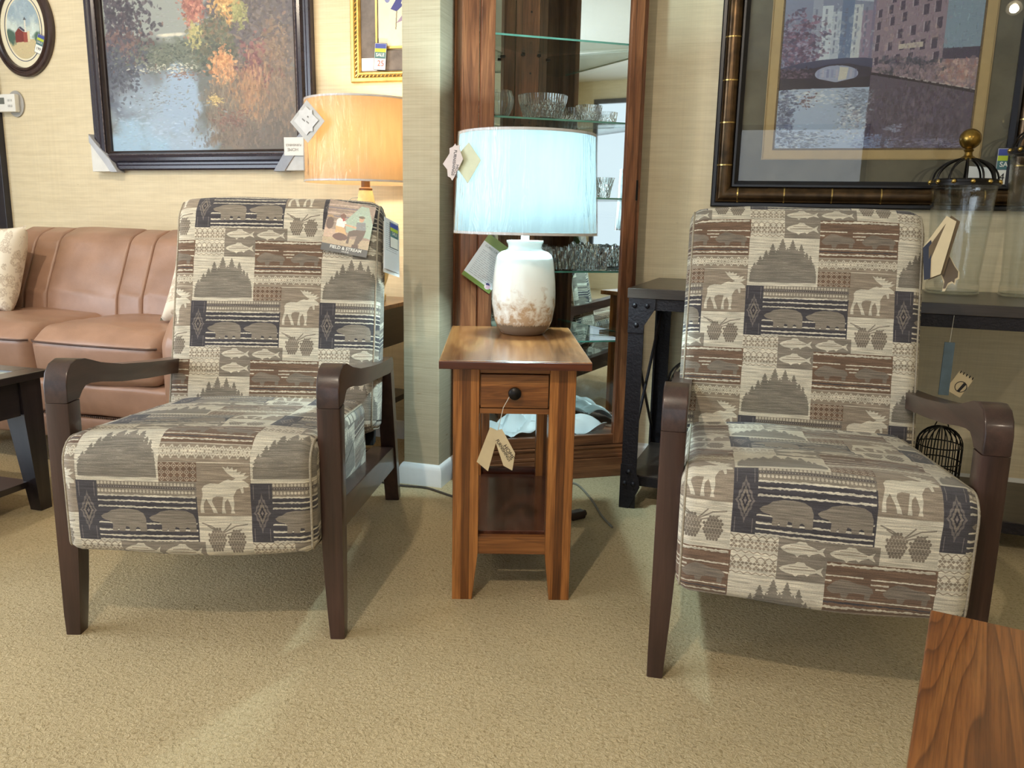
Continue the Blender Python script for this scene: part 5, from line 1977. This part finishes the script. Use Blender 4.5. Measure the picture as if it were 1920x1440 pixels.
# thermostat
th = thing('thermostat', 'white wall thermostat with small grey screen below the oval picture', 'thermostat', (-3.325, WALL_Y, 1.402))
oval_p = [(.046 * math.cos(2 * math.pi * k / 32) + .034, .058 * math.sin(2 * math.pi * k / 32)) for k in range(32)]
prism('backplate', oval_p, 'y', -.008, 0, plain('grey_plate', (168, 166, 162), .5), th, .002)
bd = box('body', -.046, .058, -.034, -.008, -.038, .040, M_PAPER, th, .004)
box('screen', -.040, -.002, -.0355, -.0335, -.004, .024, plain('lcd_grey', (112, 116, 112), .2), bd, .0005)
for bx_, bz in ((.022, .012), (.036, .012), (.022, -.012), (.036, -.012)):
    box('button', bx_ - .005, bx_ + .005, -.0365, -.0335, bz - .005, bz + .005, plain('button_grey', (196, 196, 194), .5), bd, .001)

# ------------------------------------------------------------------ sofa
def leather():
    t = NT('tan_leather')
    f = t.noise(t.coord((1, 1, 1)), 7, 4, .6)
    g = t.noise(t.coord((1, 1, 1)), 260, 3, .6)
    t.base(t.ramp(f, [(.3, lin((148, 115, 96))), (.7, lin((170, 134, 113)))]))
    t.set(Roughness=.36)
    t.bump(g, .18, .003)
    return t.m


M_LEA = leather()
M_WELT = plain('dark_leather_welt', (84, 60, 50), .5)
sf = thing('sofa', 'tan leather sofa with channelled back behind the coffee table', 'sofa', (-2.45, 2.36, 0))
for a, b in ((-.53, -.032), (-.028, .52)):
    w = (b - a) / 2
    c = cushion('seat_cushion', [(-.03, .335), (-.045, .468), (.02, .520), (.42, .520), (.44, .34)], [.03, .03, .08, .05, .03], w, .045, M_LEA, sf, 0, .4, .016)
    c.location = ((a + b) / 2, 0, 0)
    tube('welt', [(x * (w - .006), -.047 - .0155 * (1 - x * x) + .02 * max(0, abs(x) - .9) * 10, .4705) for x in [k / 20 - 1 for k in range(41)]], .0035, M_WELT, c, 6)
for a, b in ((-.57, -.453), (-.4515, -.333), (-.3315, .017), (.0185, .137), (.1385, .48)):
    w = (b - a) / 2
    c = cushion('back_channel', [(.34, .44), (.36, .60), (.46, .825), (.56, .862), (.70, .80), (.70, .44)], [.03, .12, .08, .06, .05, .03], w, .010, M_LEA, sf, 0, .6, .007 if w > .1 else .002)
    c.location = ((a + b) / 2, 0, 0)
cushion('front_rail', [(-.02, .212), (-.03, .325), (.02, .334), (.40, .334), (.40, .212)], [.01, .025, .01, .01, .01], .60, .02, M_LEA, sf, 0, .3, .004)
cushion('base_rail', [(-.03, .118), (-.035, .205), (.40, .208), (.40, .118)], [.01, .015, .01, .01], .61, .02, M_LEA, sf, 0, .2, 0)
nh = lathe_mesh('nailhead', [(.0001, .003), (.003, .0022), (.0042, 0)], 6)
bm = bmesh.new()
for k in range(130):
    m = bmesh.new()
    m.from_mesh(nh)
    m.transform(Matrix.Translation((-.585 + k * .009, -.034, .2085)) @ Matrix.Rotation(R(90), 4, 'X'))
    tmp = bpy.data.meshes.new('tmp')
    m.to_mesh(tmp)
    m.free()
    bm.from_mesh(tmp)
    bpy.data.meshes.remove(tmp)
nt = from_bm('nailhead_trim', bm, plain('dark_nailhead', (62, 50, 46), .3, .7), sf)
nt['kind'] = 'stuff'
for sx in (-1, 1):
    c = cushion('sofa_arm', [(-.06, .13), (-.065, .50), (.0, .60), (.60, .62), (.72, .60), (.72, .13)], [.02, .08, .10, .05, .05, .02], .062, .045, M_LEA, sf, 0, .4, .008)
    c.location = (sx * .605, 0, 0)
    for y in (.0, .62):
        prism('foot', [(-.03, .0), (.03, 0), (.036, .118), (-.036, .118)], 'y', y, y + .05, M_ESP['z'], sf, .003).location = (sx * .57, 0, 0)

M_PILLOW = None


def damask():
    t = NT('cream_damask')
    v = t.coord((1, 1, 1))
    w = t.n('ShaderNodeTexVoronoi')
    w.inputs['Scale'].default_value = 26
    t.l(v, w.inputs['Vector'])
    n = t.noise(v, 44, 3, .6, 1.8)
    m = t.n('ShaderNodeMath', operation='ADD')
    t.l(w.outputs['Distance'], m.inputs[0])
    t.l(n, m.inputs[1])
    t.base(t.ramp(m.outputs[0], [(.62, lin((226, 216, 198))), (.70, lin((176, 158, 138))), (.80, lin((222, 210, 190))), (.90, lin((184, 168, 148))), (1.0, lin((226, 216, 198)))]))
    t.set(Roughness=.9)
    return t.m


M_PILLOW = damask()


def pillow(label, loc, rot, s=.40, d=.13):
    n = 18
    vs, fs = [], []
    for side in (-1, 1):
        for j in range(n + 1):
            for i in range(n + 1):
                u, v = i / n * 2 - 1, j / n * 2 - 1
                pin = 1 - .10 * (1 - abs(u) ** 2) * abs(v) ** 3
                pin2 = 1 - .10 * (1 - abs(v) ** 2) * abs(u) ** 3
                th_ = max(0, (1 - u ** 4) * (1 - v ** 4)) ** .55
                vs.append((u * s / 2 * pin2, side * d / 2 * th_, v * s / 2 * pin + s / 2))
    m = (n + 1) ** 2
    for sd in (0, 1):
        for j in range(n):
            for i in range(n):
                a = sd * m + j * (n + 1) + i
                q = (a, a + 1, a + n + 2, a + n + 1)
                fs.append(q if sd == 0 else q[::-1])
    bm = bmesh.new()
    me = bpy.data.meshes.new('p')
    me.from_pydata(vs, [], fs)
    bm.from_mesh(me)
    bpy.data.meshes.remove(me)
    bmesh.ops.remove_doubles(bm, verts=bm.verts, dist=.0004)
    o = from_bm('throw_pillow', bm, M_PILLOW, None, angle=80)
    o.location = loc
    o.rotation_euler = rot
    return tag(o, label, 'pillow', 'damask throw pillows')


pillow('cream damask pillow leaning at the far end of the sofa by the door', (-2.985, 2.60, .522), (R(-16), 0, R(-12)), .36, .13)
pillow('cream damask pillow on the sofa half hidden by the armchair', (-1.955, 2.575, .524), (R(-34), R(6), R(20)), .27, .14)

# ------------------------------------------------------------------ dark coffee table, end table, corner table
M_JAVA = {a: wood('java_wood_' + a, a, (20, 16, 20), (34, 28, 32), (48, 40, 42), 14, .3, .4, coat=.3) for a in 'xyz'}
kt = thing('coffee_table', 'dark coffee table with glass inset and low shelf in front of the sofa', 'coffee table', (-2.075, 2.015, 0))
TW, TD, TH = .95, .62, .446
for a in ((-TW, -TW + .07, -TD, 0), (-.07, 0, -TD, 0), (-TW + .07, -.07, -.07, 0), (-TW + .07, -.07, -TD, -TD + .07)):
    box('top_frame', *a, TH - .022, TH, M_JAVA['y'], kt, .003)
box('glass_inset', -TW + .069, -.069, -TD + .069, -.069, TH - .012, TH - .004, plain('grey_inset_glass', (150, 164, 160), .05, var=.04), kt, 0)
for sx in (0, 1):
    for sy in (0, 1):
        x, y = (-.02 if sx == 0 else -TW + .02), (-.02 if sy == 0 else -TD + .02)
        dx, dy = (-1 if sx == 0 else 1), (-1 if sy == 0 else 1)
        loft('leg', [[(x - dx * 0, y, z), (x + dx * w, y, z), (x + dx * w, y + dy * w, z), (x, y + dy * w, z)] for z, w in ((TH - .0225, .075), (.30, .070), (0, .042))], M_JAVA['z'], kt)
for y in (-.045, -TD + .027):
    box('apron', -TW + .095, -.095, y, y + .018, .315, TH - .0225, M_JAVA['x'], kt, .001)
for x in (-.045, -TW + .027):
    box('apron', x, x + .018, -TD + .095, -.095, .315, TH - .0225, M_JAVA['y'], kt, .001)
box('shelf', -TW + .055, -.055, -TD + .055, -.055, .075, .095, M_JAVA['x'], kt, .002)

et = thing('end_table', 'dark end table carrying the amber lamp behind the armchair', 'end table', (-1.490, 2.750, 0))
M_ETT = wood('brown_table_top', 'x', (92, 62, 40), (128, 92, 60), (150, 112, 76), 16, .3, .6, coat=.3)
box('tabletop', -.245, .245, -.27, .27, .604, .620, M_ETT, et, .003)
for sx in (-1, 1):
    box('apron', sx * .235, sx * .215, -.24, .24, .465, .604, M_JAVA['y'], et, .002)
    box('stretcher', sx * .232, sx * .205, -.24, .24, .240, .262, M_JAVA['y'], et, .002)
    for sy in (-1, 1):
        box('leg', sx * .238, sx * .200, sy * .262, sy * .224, 0, .604, M_JAVA['z'], et, .002)
for sy in (-1, 1):
    box('apron', -.20, .20, sy * .255, sy * .235, .465, .604, M_JAVA['x'], et, .002)
box('shelf', -.20, .20, -.22, .22, .242, .258, M_JAVA['x'], et, .002)

M_CT = wood('golden_oak_top', 'y', (108, 62, 29), (144, 88, 42), (168, 112, 58), 11, .3, .85, coat=.3, figure=1.0, rings=34.0)
wt = thing('occasional_table', 'golden oak table corner jutting in by the armchair seat', 'table', (.255, 1.101, 0), R(-13.5))
box('tabletop', 0, .72, -.72, 0, .425, .450, M_CT, wt, .003)
for x in (.05, .61):
    for y in (-.67, -.11):
        box('leg', x, x + .06, y, y + .06, 0, .425, M_CT, wt, .003)
for y in (-.655, -.085):
    box('apron', .11, .61, y, y + .02, .34, .425, M_CT, wt, .002)
for x in (.07, .63):
    box('apron', x, x + .02, -.61, -.11, .34, .425, M_CT, wt, .002)

# ------------------------------------------------------------------ cords on the carpet
def smooth_path(pts, k=8):
    P = [Vector(p) for p in pts]
    out = []
    for i in range(len(P) - 1):
        p0, p1, p2, p3 = P[max(i - 1, 0)], P[i], P[i + 1], P[min(i + 2, len(P) - 1)]
        for j in range(k):
            t = j / k
            out.append(.5 * ((2 * p1) + (-p0 + p2) * t + (2 * p0 - 5 * p1 + 4 * p2 - p3) * t * t + (-p0 + 3 * p1 - 3 * p2 + p3) * t ** 3))
    out.append(P[-1])
    return out


M_CORD = plain('brown_cord', (72, 64, 56), .5)
M_CORD2 = plain('grey_cord', (128, 124, 112), .5)
tag(tube('power_cord', smooth_path([(-1.24, 2.57, .004), (-1.135, 2.555, .004), (-1.043, 2.560, .004), (-.980, 2.535, .004), (-.915, 2.505, .004), (-.83, 2.49, .004), (-.74, 2.44, .004)]), .0042, M_CORD),
    'dark brown power cord running along the carpet past the partition', 'cord')
tag(tube('power_cord', smooth_path([(-.600, 2.45, .004), (-.61, 2.62, .004), (-.585, 2.76, .004), (-.545, 2.775, .004), (-.463, 2.627, .004), (-.405, 2.49, .004), (-.356, 2.402, .004)]), .0036, M_CORD2),
    'grey lamp cord curving across the carpet in front of the cabinet', 'cord')
pg = thing('extension_plug', 'dark brown extension plug lying behind the side table', 'plug', (-.478, 2.450, .0005), R(50))
box('body', -.030, .026, -.016, .016, 0, .026, plain('dark_brown_plastic', (52, 36, 32), .35), pg, .006, 3)
lathe('socket', [(.0001, 0), (.009, 0), (.010, .008), (.0001, .010)], M_BLACK, pg, 14).matrix_local = Matrix.Translation((.024, 0, .013)) @ Matrix.Rotation(R(90), 4, 'Y')
me = ball_mesh('switch', .009, 12, 8, .6)
me.transform(Matrix.Translation((0, 0, .026)))
finish('switch', me, thin_glass('clear_plastic', (.9, .9, .9), .1), pg)
